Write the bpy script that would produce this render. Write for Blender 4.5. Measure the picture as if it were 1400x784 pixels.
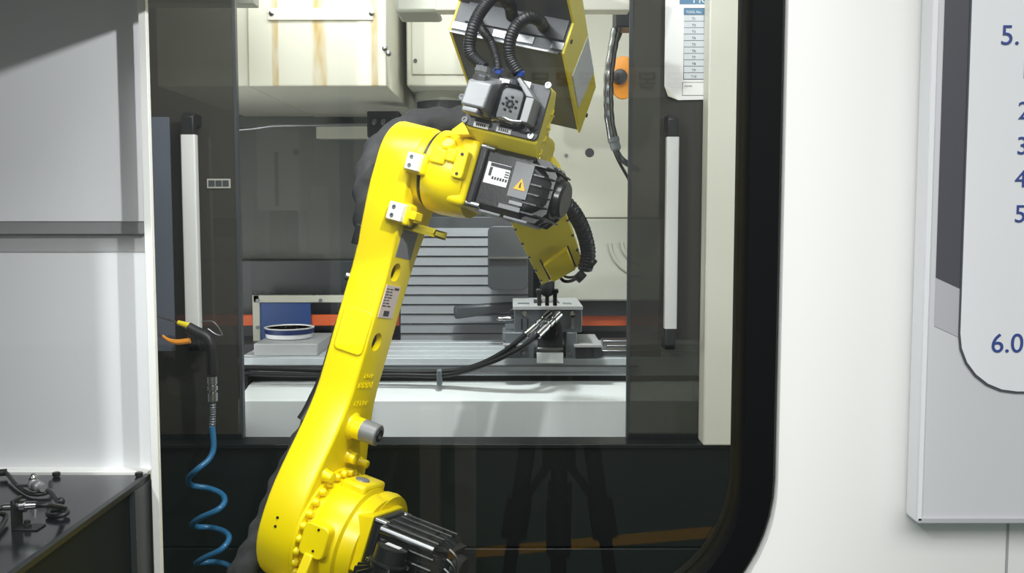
import bpy, bmesh, math, random
from mathutils import Vector, Matrix
random.seed(7)
for o in list(bpy.data.objects): bpy.data.objects.remove(o)
S = bpy.context.scene
COL = S.collection
PI = math.pi

# ------------------------------------------------------------------ camera
FPX, PITCH, HC = 1350.0, math.radians(4.4), 1.5
cam = bpy.data.cameras.new('camera'); cam.sensor_width = 36.0; cam.lens = 36.0*FPX/1400.0; cam.clip_start = 0.02
co = bpy.data.objects.new('camera', cam); COL.objects.link(co)
co.location = (0, 0, HC); co.rotation_euler = (PI/2-PITCH, 0, 0); S.camera = co
CAM = Vector((0, 0, HC))
def ray(px, py):
    return (Vector((0, math.cos(PITCH), -math.sin(PITCH)))*FPX + Vector((1, 0, 0))*(px-700)
            + Vector((0, math.sin(PITCH), math.cos(PITCH)))*(392-py))
def at(px, py, Y):                       # the point at distance Y (metres along the floor) seen at a pixel
    d = ray(px, py); return CAM + d*(Y/d.y)

# ------------------------------------------------------------------ world, exposure, lamps
S.view_settings.view_transform = 'Standard'; S.view_settings.look = 'None'
S.view_settings.gamma = 1.0; S.view_settings.use_curve_mapping = False
S.view_settings.exposure = 0.0
w = bpy.data.worlds.new('world'); S.world = w; w.use_nodes = True
w.node_tree.nodes['Background'].inputs[0].default_value = (0.93, 0.97, 1.0, 1)
w.node_tree.nodes['Background'].inputs[1].default_value = 0.33
def area(name, loc, rot, sx, sy, power, col=(1, 1, 1), spread=PI):
    l = bpy.data.lights.new(name, 'AREA'); l.shape = 'RECTANGLE'; l.size = sx; l.size_y = sy
    l.energy = power; l.color = col; l.spread = spread
    o = bpy.data.objects.new(name, l); COL.objects.link(o); o.location = loc; o.rotation_euler = rot; return o
area('hall_lamp', (0.3, -1.8, 3.6), (math.radians(18), 0, 0), 4.5, 2.0, 118, (1.0, .99, .97))
def aim(name, loc, tgt, sx, sy, power, col=(1, 1, 1)):
    return area(name, loc, (Vector(tgt)-Vector(loc)).to_track_quat('-Z', 'Y').to_euler(), sx, sy, power, col)
def spot(name, loc, tgt, cone, power, rad=.05, blend=.3, col=(1, 1, 1)):
    l = bpy.data.lights.new(name, 'SPOT'); l.energy = power; l.spot_size = math.radians(cone); l.spot_blend = blend; l.shadow_soft_size = rad; l.color = col
    o = bpy.data.objects.new(name, l); COL.objects.link(o); o.location = loc
    o.rotation_euler = (Vector(tgt)-Vector(loc)).to_track_quat('-Z', 'Y').to_euler(); return o
spot('cell_shaping_spot', (.23, 1.2, 2.22), (-1.05, 2.0, 1.42), 68, 66, .02)  # added spot, throws the slanted shade edge across the left partition
spot('hall_shaping_spot', (-1.6, -1.0, 3.0), (-.45, 2.0, 1.35), 46, 270, .04)  # added spot, brightens the partition's right part with an upright edge
area('cell_lamp', (-0.35, 1.5, 2.6), (math.radians(14), 0, 0), 1.3, 0.35, 26, (.98, 1.0, 1.0))
area('machine_fill', (-0.15, 2.78, 2.3), (math.radians(35), 0, 0), 1.4, 0.12, 5.5, (.97, 1.0, .98))
spot('machine_fill', (-.1, 2.72, 2.3), (-.1, 3.22, 1.0), 74, 62, .06, .6, (.95, 1.0, 1.0))  # unseen spot added to brighten the work table
aim('machine_fill', (-1.3, 2.75, 1.3), (.2, 3.7, 1.75), .12, .7, 5, (.97, 1.0, .98))  # unseen side light added to lift the cover undersides
aim('machine_fill', (1.25, 2.75, 1.3), (-.2, 3.6, 1.8), .12, .7, 5, (.97, 1.0, .98))  # matching unseen side light, added from the right

# ------------------------------------------------------------------ materials
def lin(h):
    h = h.lstrip('#'); r = []
    for i in (0, 2, 4):
        c = int(h[i:i+2], 16)/255.0
        r.append(c/12.92 if c <= .04045 else ((c+.055)/1.055)**2.4)
    return r
def mat(name, hexc, rough=.5, metal=0.0, var=.06, scale=8.0, bump=0.0, bscale=120.0, spec=.5, coat=0.0, stretch=(1, 1, 1)):
    m = bpy.data.materials.new(name); m.use_nodes = True
    nt = m.node_tree; b = nt.nodes['Principled BSDF']; c = lin(hexc)
    b.inputs['Roughness'].default_value = rough; b.inputs['Metallic'].default_value = metal
    b.inputs['Specular IOR Level'].default_value = spec
    if coat: b.inputs['Coat Weight'].default_value = coat; b.inputs['Coat Roughness'].default_value = .08
    tc = nt.nodes.new('ShaderNodeTexCoord'); mp = nt.nodes.new('ShaderNodeMapping')
    mp.inputs['Scale'].default_value = stretch
    nt.links.new(tc.outputs['Object'], mp.inputs[0])
    n = nt.nodes.new('ShaderNodeTexNoise'); n.inputs['Scale'].default_value = scale; n.inputs['Detail'].default_value = 4
    nt.links.new(mp.outputs[0], n.inputs['Vector'])
    r = nt.nodes.new('ShaderNodeMix'); r.data_type = 'RGBA'
    r.inputs[6].default_value = [x*(1-var) for x in c]+[1]; r.inputs[7].default_value = [min(1, x*(1+var)) for x in c]+[1]
    nt.links.new(n.outputs[0], r.inputs[0]); nt.links.new(r.outputs[2], b.inputs['Base Color'])
    if bump:
        n2 = nt.nodes.new('ShaderNodeTexNoise'); n2.inputs['Scale'].default_value = bscale
        nt.links.new(mp.outputs[0], n2.inputs['Vector'])
        bp = nt.nodes.new('ShaderNodeBump'); bp.inputs['Strength'].default_value = bump; bp.inputs['Distance'].default_value = .004
        nt.links.new(n2.outputs[0], bp.inputs['Height']); nt.links.new(bp.outputs[0], b.inputs['Normal'])
    return m
def glassmat(name, tint, gain=1.0, haze=None):
    m = bpy.data.materials.new(name); m.use_nodes = True; nt = m.node_tree; nt.nodes.clear()
    out = nt.nodes.new('ShaderNodeOutputMaterial'); mx = nt.nodes.new('ShaderNodeMixShader')
    t = nt.nodes.new('ShaderNodeBsdfTransparent'); t.inputs[0].default_value = (*tint, 1)
    g = nt.nodes.new('ShaderNodeBsdfGlossy'); g.inputs['Roughness'].default_value = 0.0
    f = nt.nodes.new('ShaderNodeFresnel'); f.inputs[0].default_value = 1.45
    ma = nt.nodes.new('ShaderNodeMath'); ma.operation = 'MULTIPLY'; ma.inputs[1].default_value = gain
    nt.links.new(f.outputs[0], ma.inputs[0]); nt.links.new(ma.outputs[0], mx.inputs[0])
    src = t.outputs[0]
    if haze:  # diffuse haze in place of the bright hall mirrored in the pane
        d = nt.nodes.new('ShaderNodeBsdfDiffuse'); d.inputs[0].default_value = (*lin(haze[0]), 1)
        m2 = nt.nodes.new('ShaderNodeMixShader'); m2.inputs[0].default_value = haze[1]
        nt.links.new(src, m2.inputs[1]); nt.links.new(d.outputs[0], m2.inputs[2]); src = m2.outputs[0]
    nt.links.new(src, mx.inputs[1]); nt.links.new(g.outputs[0], mx.inputs[2]); nt.links.new(mx.outputs[0], out.inputs[0])
    return m
M = dict(
    white=mat('white_paint', '#f1f1ee', .35, var=.015, scale=3),
    white2=mat('white_panel_paint', '#e6e7ea', .3, var=.02, scale=2),
    greyrail=mat('grey_rail', '#8b8c8d', .5),
    midgrey=mat('mid_grey_paint', '#a9aaab', .5),
    rubber=mat('black_rubber', '#07080a', .6, spec=.15),
    yellow=mat('robot_yellow', '#f2da00', .33, var=.03, scale=5, spec=.5),
    yellow_hazed=mat('robot_yellow_hazed', '#f0de45', .4, var=.04, scale=5),  # robot yellow paled, the reflection veil of the glass put into the colour
    motor=mat('motor_black', '#202022', .28, var=.12, bump=.05, bscale=300),
    black=mat('black_plastic', '#141417', .45, var=.1),
    gloss=mat('black_gloss', '#17171c', .16, var=.12),
    matblack=mat('matte_black_paint', '#101218', .5, var=.1, spec=.12),
    blackpaint=mat('black_paint', '#101416', .35, var=.1),
    charcoal=mat('charcoal_plate', '#4a4b4f', .42, var=.05, bump=.05),
    boxdark=mat('dark_box_paint', '#55585f', .38, var=.06),
    cloth=mat('sleeve_cloth', '#3c3d3f', .8, var=.15, bump=.5, bscale=60),
    steel=mat('steel', '#97999b', .34, 1.0, var=.08, scale=20),
    chrome=mat('chrome', '#a9abad', .22, 1.0, var=.03),
    zinc=mat('zinc_grey', '#848587', .42, .3, var=.08, scale=14),
    darksteel=mat('dark_steel', '#6f757a', .4, .3, var=.15, scale=12),
    cream=mat('cream_paint', '#e0decf', .45, var=.03, scale=4),
    beige=mat('beige_paint', '#c9c8ba', .5, var=.05, scale=4),
    greybeige=mat('grey_beige_paint', '#a3a499', .5, var=.07, scale=3),
    greywall=mat('machine_wall', '#6a6c66', .45, var=.1, scale=2.5),
    slat=mat('shutter_slat', '#7b7e82', .55, 0.0, var=.1, scale=6, stretch=(1, 1, 6)),
    dgrey=mat('dark_grey_paint', '#3a3d40', .4, var=.12),
    coverwhite=mat('way_cover_white', '#e2e6e6', .35, var=.05, scale=5),
    table=mat('table_steel', '#cbd1d5', .32, .15, var=.12, scale=30, bump=.15, bscale=200, stretch=(1, 6, 1)),
    handle=mat('handle_grey', '#d8d8d6', .4, var=.02),
    blue=mat('blue_hose', '#2d6f9c', .3, var=.05),
    bluepanel=mat('blue_panel', '#1d4488', .4, var=.12, stretch=(8, 1, 1)),
    blueprint=mat('blue_print', '#3a4f94', .5, var=.03),
    navy=mat('navy_print', '#23305f', .5),
    bluefit=mat('blue_fitting', '#3a62c4', .35),
    stripred=mat('red_print', '#a8323c', .5),
    orange=mat('orange_reflection', '#e2642e', .5),
    amber=mat('amber_plastic', '#f09a2a', .45),
    ytip=mat('yellow_tip', '#f2dc1e', .45),
    paper=mat('paper', '#f2f1f0', .6, var=.01),
    papercell=mat('paper_grey', '#d5d9de', .6, var=.01),
    paperblue=mat('paper_blue', '#5f87a8', .6, var=.02),
    ink=mat('ink', '#3c3d44', .6),
    stickpink=mat('label_pink', '#d9c9c2', .5, var=.03),
    board=mat('board_grey', '#dadbde', .3, var=.01),
    boarddark=mat('board_dark', '#55555c', .35, var=.03),
    boardmid=mat('board_mid', '#bfc0c4', .35, var=.02),
    boardwhite=mat('board_white', '#f3f5f8', .3, var=.01),
    bluegrey=mat('blue_grey_strip', '#565d68', .5, var=.15, scale=6, stretch=(1, 1, .3)),
    floor=mat('green_epoxy', '#3f5a4a', .3, var=.1, scale=2),
    cellfloor=mat('dark_floor', '#2b3230', .35, var=.15, scale=2),
    lineyellow=mat('line_yellow', '#d9a21c', .5),
    post=mat('post_grey', '#e3ddd2', .5),
    warn=mat('warning_yellow', '#f0b52a', .5),
    plategrey=mat('plate_grey', '#77787b', .4),
    chips=mat('metal_chips', '#c9ccd0', .3, .9, var=.3, scale=60),
    clear=glassmat('clear_plastic', (.86, .87, .87), 1.6),
    glass=glassmat('window_glass', (.965, .975, .97), 1.0),
    tint=glassmat('tinted_glass', (.27, .28, .26), 1.0, ('#7d7a70', .17)),
)

# ------------------------------------------------------------------ mesh builder
class MB:
    def __init__(s): s.bm = bmesh.new()
    def box(s, a, b, mtx=None):
        x0, y0, z0 = a; x1, y1, z1 = b
        v = [Vector(p) for p in ((x0,y0,z0),(x1,y0,z0),(x1,y1,z0),(x0,y1,z0),(x0,y0,z1),(x1,y0,z1),(x1,y1,z1),(x0,y1,z1))]
        if mtx is not None: v = [mtx @ p for p in v]
        return s.hexa(v)
    def hexa(s, v):
        q = [s.bm.verts.new(p) for p in v]
        for f in ((0,3,2,1),(4,5,6,7),(0,1,5,4),(1,2,6,5),(2,3,7,6),(3,0,4,7)): s.bm.faces.new([q[i] for i in f])
        return s
    def cbox(s, c, size, mtx=None):
        h = [k/2 for k in size]
        return s.box([c[i]-h[i] for i in range(3)], [c[i]+h[i] for i in range(3)], mtx)
    def loft(s, rings, cap=True, closed=True):
        R = [[s.bm.verts.new(p) for p in r] for r in rings]
        n = len(R[0])
        for a, b in zip(R, R[1:]):
            for i in range(n if closed else n-1):
                j = (i+1) % n; s.bm.faces.new((a[i], a[j], b[j], b[i]))
        if cap:
            s.bm.faces.new(list(reversed(R[0]))); s.bm.faces.new(R[-1])
        return s
    def prism(s, poly, axis, a0, a1):
        """poly: 2D points; axis 0 -> (y,z), 1 -> (x,z), 2 -> (x,y)"""
        def mk(p, a):
            return (a, p[0], p[1]) if axis == 0 else ((p[0], a, p[1]) if axis == 1 else (p[0], p[1], a))
        return s.loft([[mk(p, a0) for p in poly], [mk(p, a1) for p in poly]])
    def lathe(s, p0, d, prof, n=24):
        """prof: list of (distance along d, radius)"""
        d = Vector(d).normalized(); u = d.orthogonal().normalized(); v = d.cross(u); p0 = Vector(p0)
        return s.loft([[p0+d*t+(u*math.cos(2*PI*i/n)+v*math.sin(2*PI*i/n))*max(r, 1e-5) for i in range(n)] for t, r in prof])
    def cyl(s, p0, p1, r, n=20, r1=None):
        p0 = Vector(p0); p1 = Vector(p1); d = p1-p0
        return s.lathe(p0, d, [(0, r), (d.length, r if r1 is None else r1)], n)
    def tube(s, pts, r, n=10, step=None, rf=None):
        P = spline(pts, step) if step else [Vector(p) for p in pts]
        rings = []; u = None; L = 0
        for i, p in enumerate(P):
            t = (P[min(i+1, len(P)-1)]-P[max(i-1, 0)]).normalized()
            if u is None: u = t.orthogonal().normalized()
            u = (u-t*u.dot(t)).normalized(); v = t.cross(u)
            if i: L += (p-P[i-1]).length
            rr = r
            rings.append([p+(u*math.cos(2*PI*k/n)+v*math.sin(2*PI*k/n))*(rf(L, 2*PI*k/n, i) if rf else rr) for k in range(n)])
        return s.loft(rings)
    def sphere(s, c, r, n=10):
        bmesh.ops.create_uvsphere(s.bm, u_segments=n, v_segments=max(6, n//2+2), radius=r, matrix=Matrix.Translation(c)); return s
    def build(s, name, m, parent=None, bevel=0.0, seg=2, smooth=38):
        bm = s.bm
        bmesh.ops.recalc_face_normals(bm, faces=bm.faces[:])
        me = bpy.data.meshes.new(name); bm.to_mesh(me); bm.free()
        me.materials.append(M[m] if isinstance(m, str) else m)
        if smooth:
            me.shade_smooth(); me.set_sharp_from_angle(angle=math.radians(smooth))
        o = bpy.data.objects.new(name, me); COL.objects.link(o)
        if parent is not None: o.parent = parent
        if bevel:
            b = o.modifiers.new('bevel', 'BEVEL'); b.width = bevel; b.segments = seg; b.limit_method = 'ANGLE'; b.angle_limit = math.radians(35)
            b.harden_normals = False
        return o
def spline(pts, step):
    P = [Vector(p) for p in pts]; P = [P[0]*2-P[1]]+P+[P[-1]*2-P[-2]]; out = []
    for i in range(1, len(P)-2):
        a, b, c, d = P[i-1:i+3]; n = max(2, int((c-b).length/step))
        for k in range(n):
            t = k/n
            out.append(.5*((2*b)+(c-a)*t+(2*a-5*b+4*c-d)*t*t+(3*b-3*c+d-a)*t**3))
    out.append(P[-2]); return out
def tag(o, label=None, cat=None, group=None, kind=None):
    if label: o['label'] = label
    if cat: o['category'] = cat
    if group: o['group'] = group
    if kind: o['kind'] = kind
    return o
def empty(name, loc=(0, 0, 0), label=None, cat=None, group=None, kind=None):
    o = bpy.data.objects.new(name, None); o.empty_display_size = .05; COL.objects.link(o); o.location = loc
    return tag(o, label, cat, group, kind)
def text(s, size, mtx, m, parent, name='lettering', depth=.0004, align='LEFT'):
    c = bpy.data.curves.new(name, 'FONT'); c.body = s; c.size = size; c.extrude = depth; c.align_x = align
    c.materials.append(M[m]); o = bpy.data.objects.new(name, c); COL.objects.link(o)
    if parent is not None: o.parent = parent
    o.matrix_local = mtx; return o
def bake_text():
    dg = bpy.context.evaluated_depsgraph_get()
    for o in [o for o in bpy.data.objects if o.type == 'FONT']:
        me = bpy.data.meshes.new_from_object(o.evaluated_get(dg)); n = bpy.data.objects.new(o.name, me)
        COL.objects.link(n); n.parent = o.parent; n.matrix_local = o.matrix_local.copy(); bpy.data.objects.remove(o)
def rrect(x0, z0, x1, z1, r, n=6):
    out = []
    for cx, cz, a0 in ((x1-r, z1-r, 0), (x0+r, z1-r, 90), (x0+r, z0+r, 180), (x1-r, z0+r, 270)):
        for k in range(n+1):
            a = math.radians(a0+90*k/n); out.append((cx+r*math.cos(a), cz+r*math.sin(a)))
    return out
FRONT = Matrix.Rotation(PI/2, 4, 'X')           # text standing up, facing the viewer side (-y)

# ================================================================== SETTING
tag(MB().box((-4, .95, -.05), (4, 5, 0)).build('floor', 'cellfloor'), 'dark floor under the robot cell', kind='structure')
hf = tag(MB().box((-6, -9, -.05), (6, .95, 0)).build('floor', 'floor'), kind='structure')
ln = MB().hexa([(-.28, -2.14, 0), (1.8, -2.64, 0), (1.8, -2.82, 0), (-.28, -2.26, 0), (-.28, -2.14, .002), (1.8, -2.64, .002), (1.8, -2.82, .002), (-.28, -2.26, .002)]).build('floor_line', 'lineyellow', hf)

# --- front sheet metal of the cell with the window cut into it
YG = 1.0
def front_wall():
    g = at(1062, 0, YG).x
    xr = at(1056, 500, YG).x                     # right edge of the opening (outer gasket edge)
    rad = .178; zb = at(1050, 646, YG).z - rad   # radius and bottom of opening
    zt, xl = 2.9, -1.1
    arc = [(xr-rad+rad*math.cos(a), zb+rad-rad*math.sin(a)) for a in [PI/2*k/14 for k in range(15)]]
    # wall right of / below the opening
    poly = [(xr, zt)]+arc+[(xl, zb), (xl, zt), (-2.4, zt), (-2.4, 0.0), (2.2, 0.0), (2.2, zt)]
    wl = MB().prism(poly, 1, YG-.02, YG+.03).build('wall_front', 'white', bevel=.003)
    tag(wl, 'white sheet metal front of the robot cell', kind='structure')
    ri = rad-.0; wd = .037
    out = [(xr+.001, zt)]+[(p[0]+.0, p[1]) for p in arc]+[(xl, zb)]
    inn = [(xr-wd, zt)]+[(xr-rad+(rad-wd)*math.cos(a), zb+rad-(rad-wd)*math.sin(a)) for a in [PI/2*k/14 for k in range(15)]]+[(xl, zb+wd)]
    mb = MB(); rings = []
    for o_, i_ in zip(out, inn):
        prof = []
        for t, y in ((0, .0), (.03, -.013), (.12, -.018), (.9, -.018), (.97, -.013), (1, 0), (1, .03), (0, .03)):
            prof.append((o_[0]+(i_[0]-o_[0])*t, YG+y-.01, o_[1]+(i_[1]-o_[1])*t))
        rings.append(prof)
    mb.loft(rings)
    wn = empty('window_1', (0, 0, 0), 'large cell window in a black rubber gasket', kind='structure')
    mb.build('gasket', 'rubber', wn, smooth=50)
    MB().box((xl, YG-.002, zb+.01), (xr-.02, YG+.004, zt)).build('pane', 'glass', wn, smooth=0)
    # seam of two sheets under the board
    s0 = at(1378, 720, YG-.02).x
    MB().box((s0-.0012, YG-.0208, 0.2), (s0+.0012, YG-.0195, at(1378, 716, YG-.02).z)).build('seam', 'midgrey', wl, smooth=0)
    return wl
front_wall()

# --- instruction board on the white front
def board():
    Yb = YG-.034; Yf = YG-.046
    x0 = at(1253, 713, Yf).x; z0 = at(1253, 713, Yf).z; x1 = x0+.62; z1 = z0+.95
    r = empty('instruction_board', (x0, YG-.02, z0), 'large grey notice board with blue numbered steps on the white panel', 'notice board')
    inv = Matrix.Translation(-r.location)
    def L(p): return inv @ Vector(p)
    def B(a, b, n, m, bev=0): return MB().box(L(a), L(b)).build(n, m, r, bevel=bev)
    B((x0, Yf, z0), (x1, YG-.0222, z1), 'backing', 'board', .002)
    B((x0-.001, Yf-.002, z0), (x0+.005, YG-.0222, z1), 'edge_strip', 'boardwhite', .001)
    B((x0, Yf-.002, z0-.002), (x1, YG-.0222, z0+.004), 'edge_strip', 'boardmid', .001)
    # dark printed band with slanted lower end, then a lighter band
    zA = at(1268, 380, Yf).z; zB = at(1312, 405, Yf).z; xA = x0+.011; xB = x0+.05
    zA2 = at(1268, 446, Yf).z; zB2 = at(1312, 466, Yf).z
    sl = (zB-zA)/(xB-xA); xC = xB+.05
    def P(pts, y0, y1, n, m): return MB().prism([(p[0]-r.location.x, p[1]-r.location.z) for p in pts], 1, y0-r.location.y, y1-r.location.y).build(n, m, r, smooth=0)
    P([(xA, z1), (xA, zA), (xC, zA+sl*(xC-xA)), (xC, z1)], Yf-.0008, Yf, 'printed_band', 'boarddark')
    P([(xA, zA), (xA, zA2), (xC, zA2+sl*(xC-xA)), (xC, zA+sl*(xC-xA))], Yf-.0006, Yf, 'printed_band', 'boardmid')
    # white card with a rounded dark outline
    cx0 = at(1312, 450, Yf).x; cz0 = at(1390, 535, Yf).z
    P(rrect(cx0-.0015, cz0-.002, x1-.02, z1-.03, .058), Yf-.0016, Yf, 'card_outline', 'boarddark')
    P(rrect(cx0, cz0, x1-.022, z1-.03, .057), Yf-.0022, Yf, 'card', 'boardwhite')
    for s, px, py, sz in (('5.', 1367, 61, .0265), ('1', 1393, 107, .024), ('2', 1391, 163, .024), ('3', 1389, 211, .024),
                          ('4', 1387, 256, .024), ('5', 1386, 304, .024), ('6.0', 1354, 482, .0265)):
        p = at(px, py, Yf-.0026)-r.location
        t = text(s, sz, Matrix.Translation(p) @ FRONT, 'blueprint', r, 'number')
board()

# --- left white partition inside the cell
def left_wall():
    Y = 2.0
    r = empty('wall_left', (0, 0, 0), 'white partition panels left of the robot', kind='structure')
    xr = at(197, 303, Y).x; zt = 2.9; zj0 = at(100, 303, Y).z; zj1 = at(100, 320, Y).z; zj2 = at(100, 345, Y).z; zb = at(100, 652, Y).z
    MB().box((-2.2, Y, zj0), (xr, Y+.05, zt)).build('upper_panel', 'white2', r, bevel=.001)
    MB().box((-2.2, Y+.002, zj1), (xr, Y+.03, zj0)).build('joint_strip', 'greyrail', r)
    MB().box((-2.2, Y+.012, zj2), (xr, Y+.03, zj1)).build('joint_strip', 'midgrey', r)
    MB().box((-2.2, Y+.014, 0), (xr, Y+.05, zj2)).build('lower_panel', 'white2', r)
    MB().box((-2.2, Y-.02, zb-.02), (xr, Y+.02, zb+.016)).build('lower_flange', 'white', r, bevel=.002)
    xp = at(205, 303, Y-.05).x
    MB().box((xp-.012, Y-.05, 0), (xp+.003, Y-.035, zt)).build('post', 'white', r, bevel=.001)
    MB().box((xp-.06, Y-.034, 0), (xp-.012, Y-.03, zt)).build('post', 'white2', r) if False else None
    rp = tag(MB().box((-2.3, 1.04, 1.935), (-.57, 2.05, 1.955)).build('shade_plate', 'greyrail'), 'unseen grey plate added to shade the top of the left partition', kind='structure')  # added out of view to cast the slanted shade on the partition
left_wall()

# --- black shelf cabinet at the lower left
def cabinet():
    zt = at(100, 648, 1.98).z; xr = at(206, 645, 1.97).x
    r = empty('black_cabinet', (xr-.4, 1.5, 0), 'low black steel cabinet with a glossy flat top under the white partition', 'cabinet')
    l = r.location
    MB().box((-.9-l.x*0, -.46, 0), (.4-.012, .47, zt-.006)).build('body', 'matblack', r)
    MB().box((-.9, -.46, zt-.006), (.4-.01, .47, zt)).build('top', 'gloss', r)
    MB().box((.388, -.46, zt-.008), (.4, .47, zt+.003)).build('top_rim', 'black', r, bevel=.001)
    MB().box((.388, .385, 0), (.401, .474, zt-.009)).build('corner_flange', 'dgrey', r, bevel=.001)
    return zt
ZCAB = cabinet()

# ================================================================== MACHINING CENTRE
YD = 2.55
mc = empty('machining_centre', (0, 2.5, 0), 'beige machining centre enclosure behind the robot with opened doors', 'machine')
ML = -mc.location
def mpart(mb, name, m, bevel=0.0, parent=mc, **k):
    bmesh.ops.translate(mb.bm, verts=mb.bm.verts[:], vec=ML if parent is mc or parent.parent is mc else Vector())
    return mb.build(name, m, parent, bevel=bevel, **k)
def Bx(px0, py0, px1, py1, Y0, Y1):              # box whose front rectangle at Y0 fills a pixel rectangle
    a = at(px0, py1, Y0); b = at(px1, py0, Y0)
    return MB().box((a.x, Y0, a.z), (b.x, Y1, b.z))
zs = at(600, 606, 2.5).z
mpart(MB().box((-2.4, 2.5, .63), (2.4, 2.56, zs-.012)), 'front_panel', 'blackpaint', .003)
mpart(MB().box((-2.4, 2.5, 0), (2.4, 2.56, .626)), 'front_panel', 'blackpaint', .003)
mpart(MB().box((-2.4, 2.485, zs-.012), (2.4, 2.57, zs)), 'sill', 'blackpaint', .002)
mpart(MB().box((at(966, 300, 2.47).x, 2.47, zs), (2.4, 2.54, 3.0)), 'side_front_panel', 'cream', .004)
mpart(MB().box((-2.4, 2.5, zs), (at(180, 300, 2.5).x, 2.54, 3.0)), 'side_front_panel', 'cream', .004)
# interior shell
mpart(MB().box((-1.9, 4.0, 0), (1.9, 4.05, 2.9)), 'back_wall', 'greywall')
mpart(MB().box((-1.5, 2.6, 0), (-1.45, 4.0, 2.9)), 'side_wall', 'greywall')
mpart(MB().box((1.45, 2.6, 0), (1.5, 4.0, 2.9)), 'side_wall', 'greywall')
mpart(MB().box((-1.9, 2.5, 2.55), (1.9, 4.05, 2.6)), 'roof', 'beige')
mpart(Bx(595, -60, 862, 14, 2.62, 2.68), 'top_rail', 'cream', .003)
mpart(Bx(180, -70, 345, 5, 2.66, 2.72), 'top_rail', 'greybeige', .003)
# dark ledge low on the back wall
mpart(Bx(150, 356, 548, 478, 3.85, 3.99), 'lower_back_panel', 'dgrey', .004)
mpart(MB().box((-1.45, 3.6, .5), (1.45, 4.0, at(400, 464, 3.6).z-.02)), 'chip_tray', 'dgrey')
# right back panels
p = mpart(Bx(736, -30, 905, 298, 3.7, 3.98), 'back_panel', 'beige', .004)
q = at(806, 209, 3.7); mpart(MB().cyl((q.x, 3.697, q.z), (q.x, 3.702, q.z), .0165), 'plug', 'dgrey', parent=p)
for px, py in ((774, 213), (775, 277)):
    q = at(px, py, 3.7); mpart(MB().cyl((q.x, 3.694, q.z), (q.x, 3.702, q.z), .007, 10), 'bolt', 'steel', parent=p)
p = mpart(Bx(726, 299, 905, 412, 3.62, 3.98), 'back_panel', 'greybeige', .008)
mb = MB()
for rr in (30, 46):
    c = at(880, 330, 3.615)
    pts = [c+Vector((math.cos(a)*-rr/370*1.0, 0, math.sin(a)*-rr/370*1.0)) for a in [PI*.02+PI*.45*k/12 for k in range(13)]]
    mb.tube(pts, .008, 8)
mpart(mb, 'pressed_rib', 'greybeige', parent=p)
# ribbed telescopic shutter
sh = mpart(Bx(546, 296, 742, 470, 3.62, 3.71), 'way_shutter', 'dgrey', .004)
for k in range(12):
    y0 = 312+k*13.2
    a = at(548, y0+12.0, 3.6); b = at(722, y0, 3.6)
    mpart(MB().prism([(3.614, a.z), (3.594, a.z+.002), (3.603, b.z), (3.626, b.z)], 0, a.x, b.x), 'slat', 'slat', parent=sh, smooth=0)
# spindle head cover box with rust streaks
def rust_mat():
    m = mat('rusty_cream', '#dcdaca', .42, var=.03, scale=4); nt = m.node_tree; b = nt.nodes['Principled BSDF']
    src = b.inputs['Base Color'].links[0].from_socket
    tc = nt.nodes.new('ShaderNodeTexCoord'); sx = nt.nodes.new('ShaderNodeSeparateXYZ'); nt.links.new(tc.outputs['Object'], sx.inputs[0])
    nz = nt.nodes.new('ShaderNodeTexNoise'); nz.inputs['Scale'].default_value = 30
    mp = nt.nodes.new('ShaderNodeMapping'); mp.inputs['Scale'].default_value = (1, 1, .25); nt.links.new(tc.outputs['Object'], mp.inputs[0]); nt.links.new(mp.outputs[0], nz.inputs['Vector'])
    tot = None
    for cx, wd in ((at(376, 60, 3.0).x, .012), (at(437, 60, 3.0).x, .026), (at(512, 60, 3.0).x, .013)):
        s1 = nt.nodes.new('ShaderNodeMath'); s1.operation = 'SUBTRACT'; nt.links.new(sx.outputs[0], s1.inputs[0]); s1.inputs[1].default_value = cx
        s2 = nt.nodes.new('ShaderNodeMath'); s2.operation = 'ABSOLUTE'; nt.links.new(s1.outputs[0], s2.inputs[0])
        s3 = nt.nodes.new('ShaderNodeMapRange'); nt.links.new(s2.outputs[0], s3.inputs[0]); s3.inputs[1].default_value = wd; s3.inputs[2].default_value = wd*.6; s3.inputs[3].default_value = 0; s3.inputs[4].default_value = 1
        if tot is None: tot = s3.outputs[0]
        else:
            ad = nt.nodes.new('ShaderNodeMath'); ad.operation = 'MAXIMUM'; nt.links.new(tot, ad.inputs[0]); nt.links.new(s3.outputs[0], ad.inputs[1]); tot = ad.outputs[0]
    mu = nt.nodes.new('ShaderNodeMath'); mu.operation = 'MULTIPLY'; nz2 = nt.nodes.new('ShaderNodeMapRange'); nt.links.new(nz.outputs[0], nz2.inputs[0]); nz2.inputs[1].default_value = .25; nz2.inputs[2].default_value = .7; nt.links.new(tot, mu.inputs[0]); nt.links.new(nz2.outputs[0], mu.inputs[1])
    mx = nt.nodes.new('ShaderNodeMix'); mx.data_type = 'RGBA'; mx.inputs[7].default_value = (*lin('#bd9f5c'), 1)
    lt = nt.nodes.new('ShaderNodeMath'); lt.operation = 'LESS_THAN'; lt.inputs[1].default_value = .506; nt.links.new(sx.outputs[1], lt.inputs[0])
    m9 = nt.nodes.new('ShaderNodeMath'); m9.operation = 'MULTIPLY'; nt.links.new(mu.outputs[0], m9.inputs[0]); nt.links.new(lt.outputs[0], m9.inputs[1]); nt.links.new(m9.outputs[0], mx.inputs[0]); nt.links.new(src, mx.inputs[6]); nt.links.new(mx.outputs[2], b.inputs['Base Color'])
    return m
M['rusty'] = rust_mat()
a = at(340, 118, 3.0); b = at(527, -40, 3.0); zt = b.z
sc = mpart(MB().box((a.x, 3.0, a.z), (b.x, 3.98, 2.54)), 'spindle_cover', 'rusty', .004)
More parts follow.
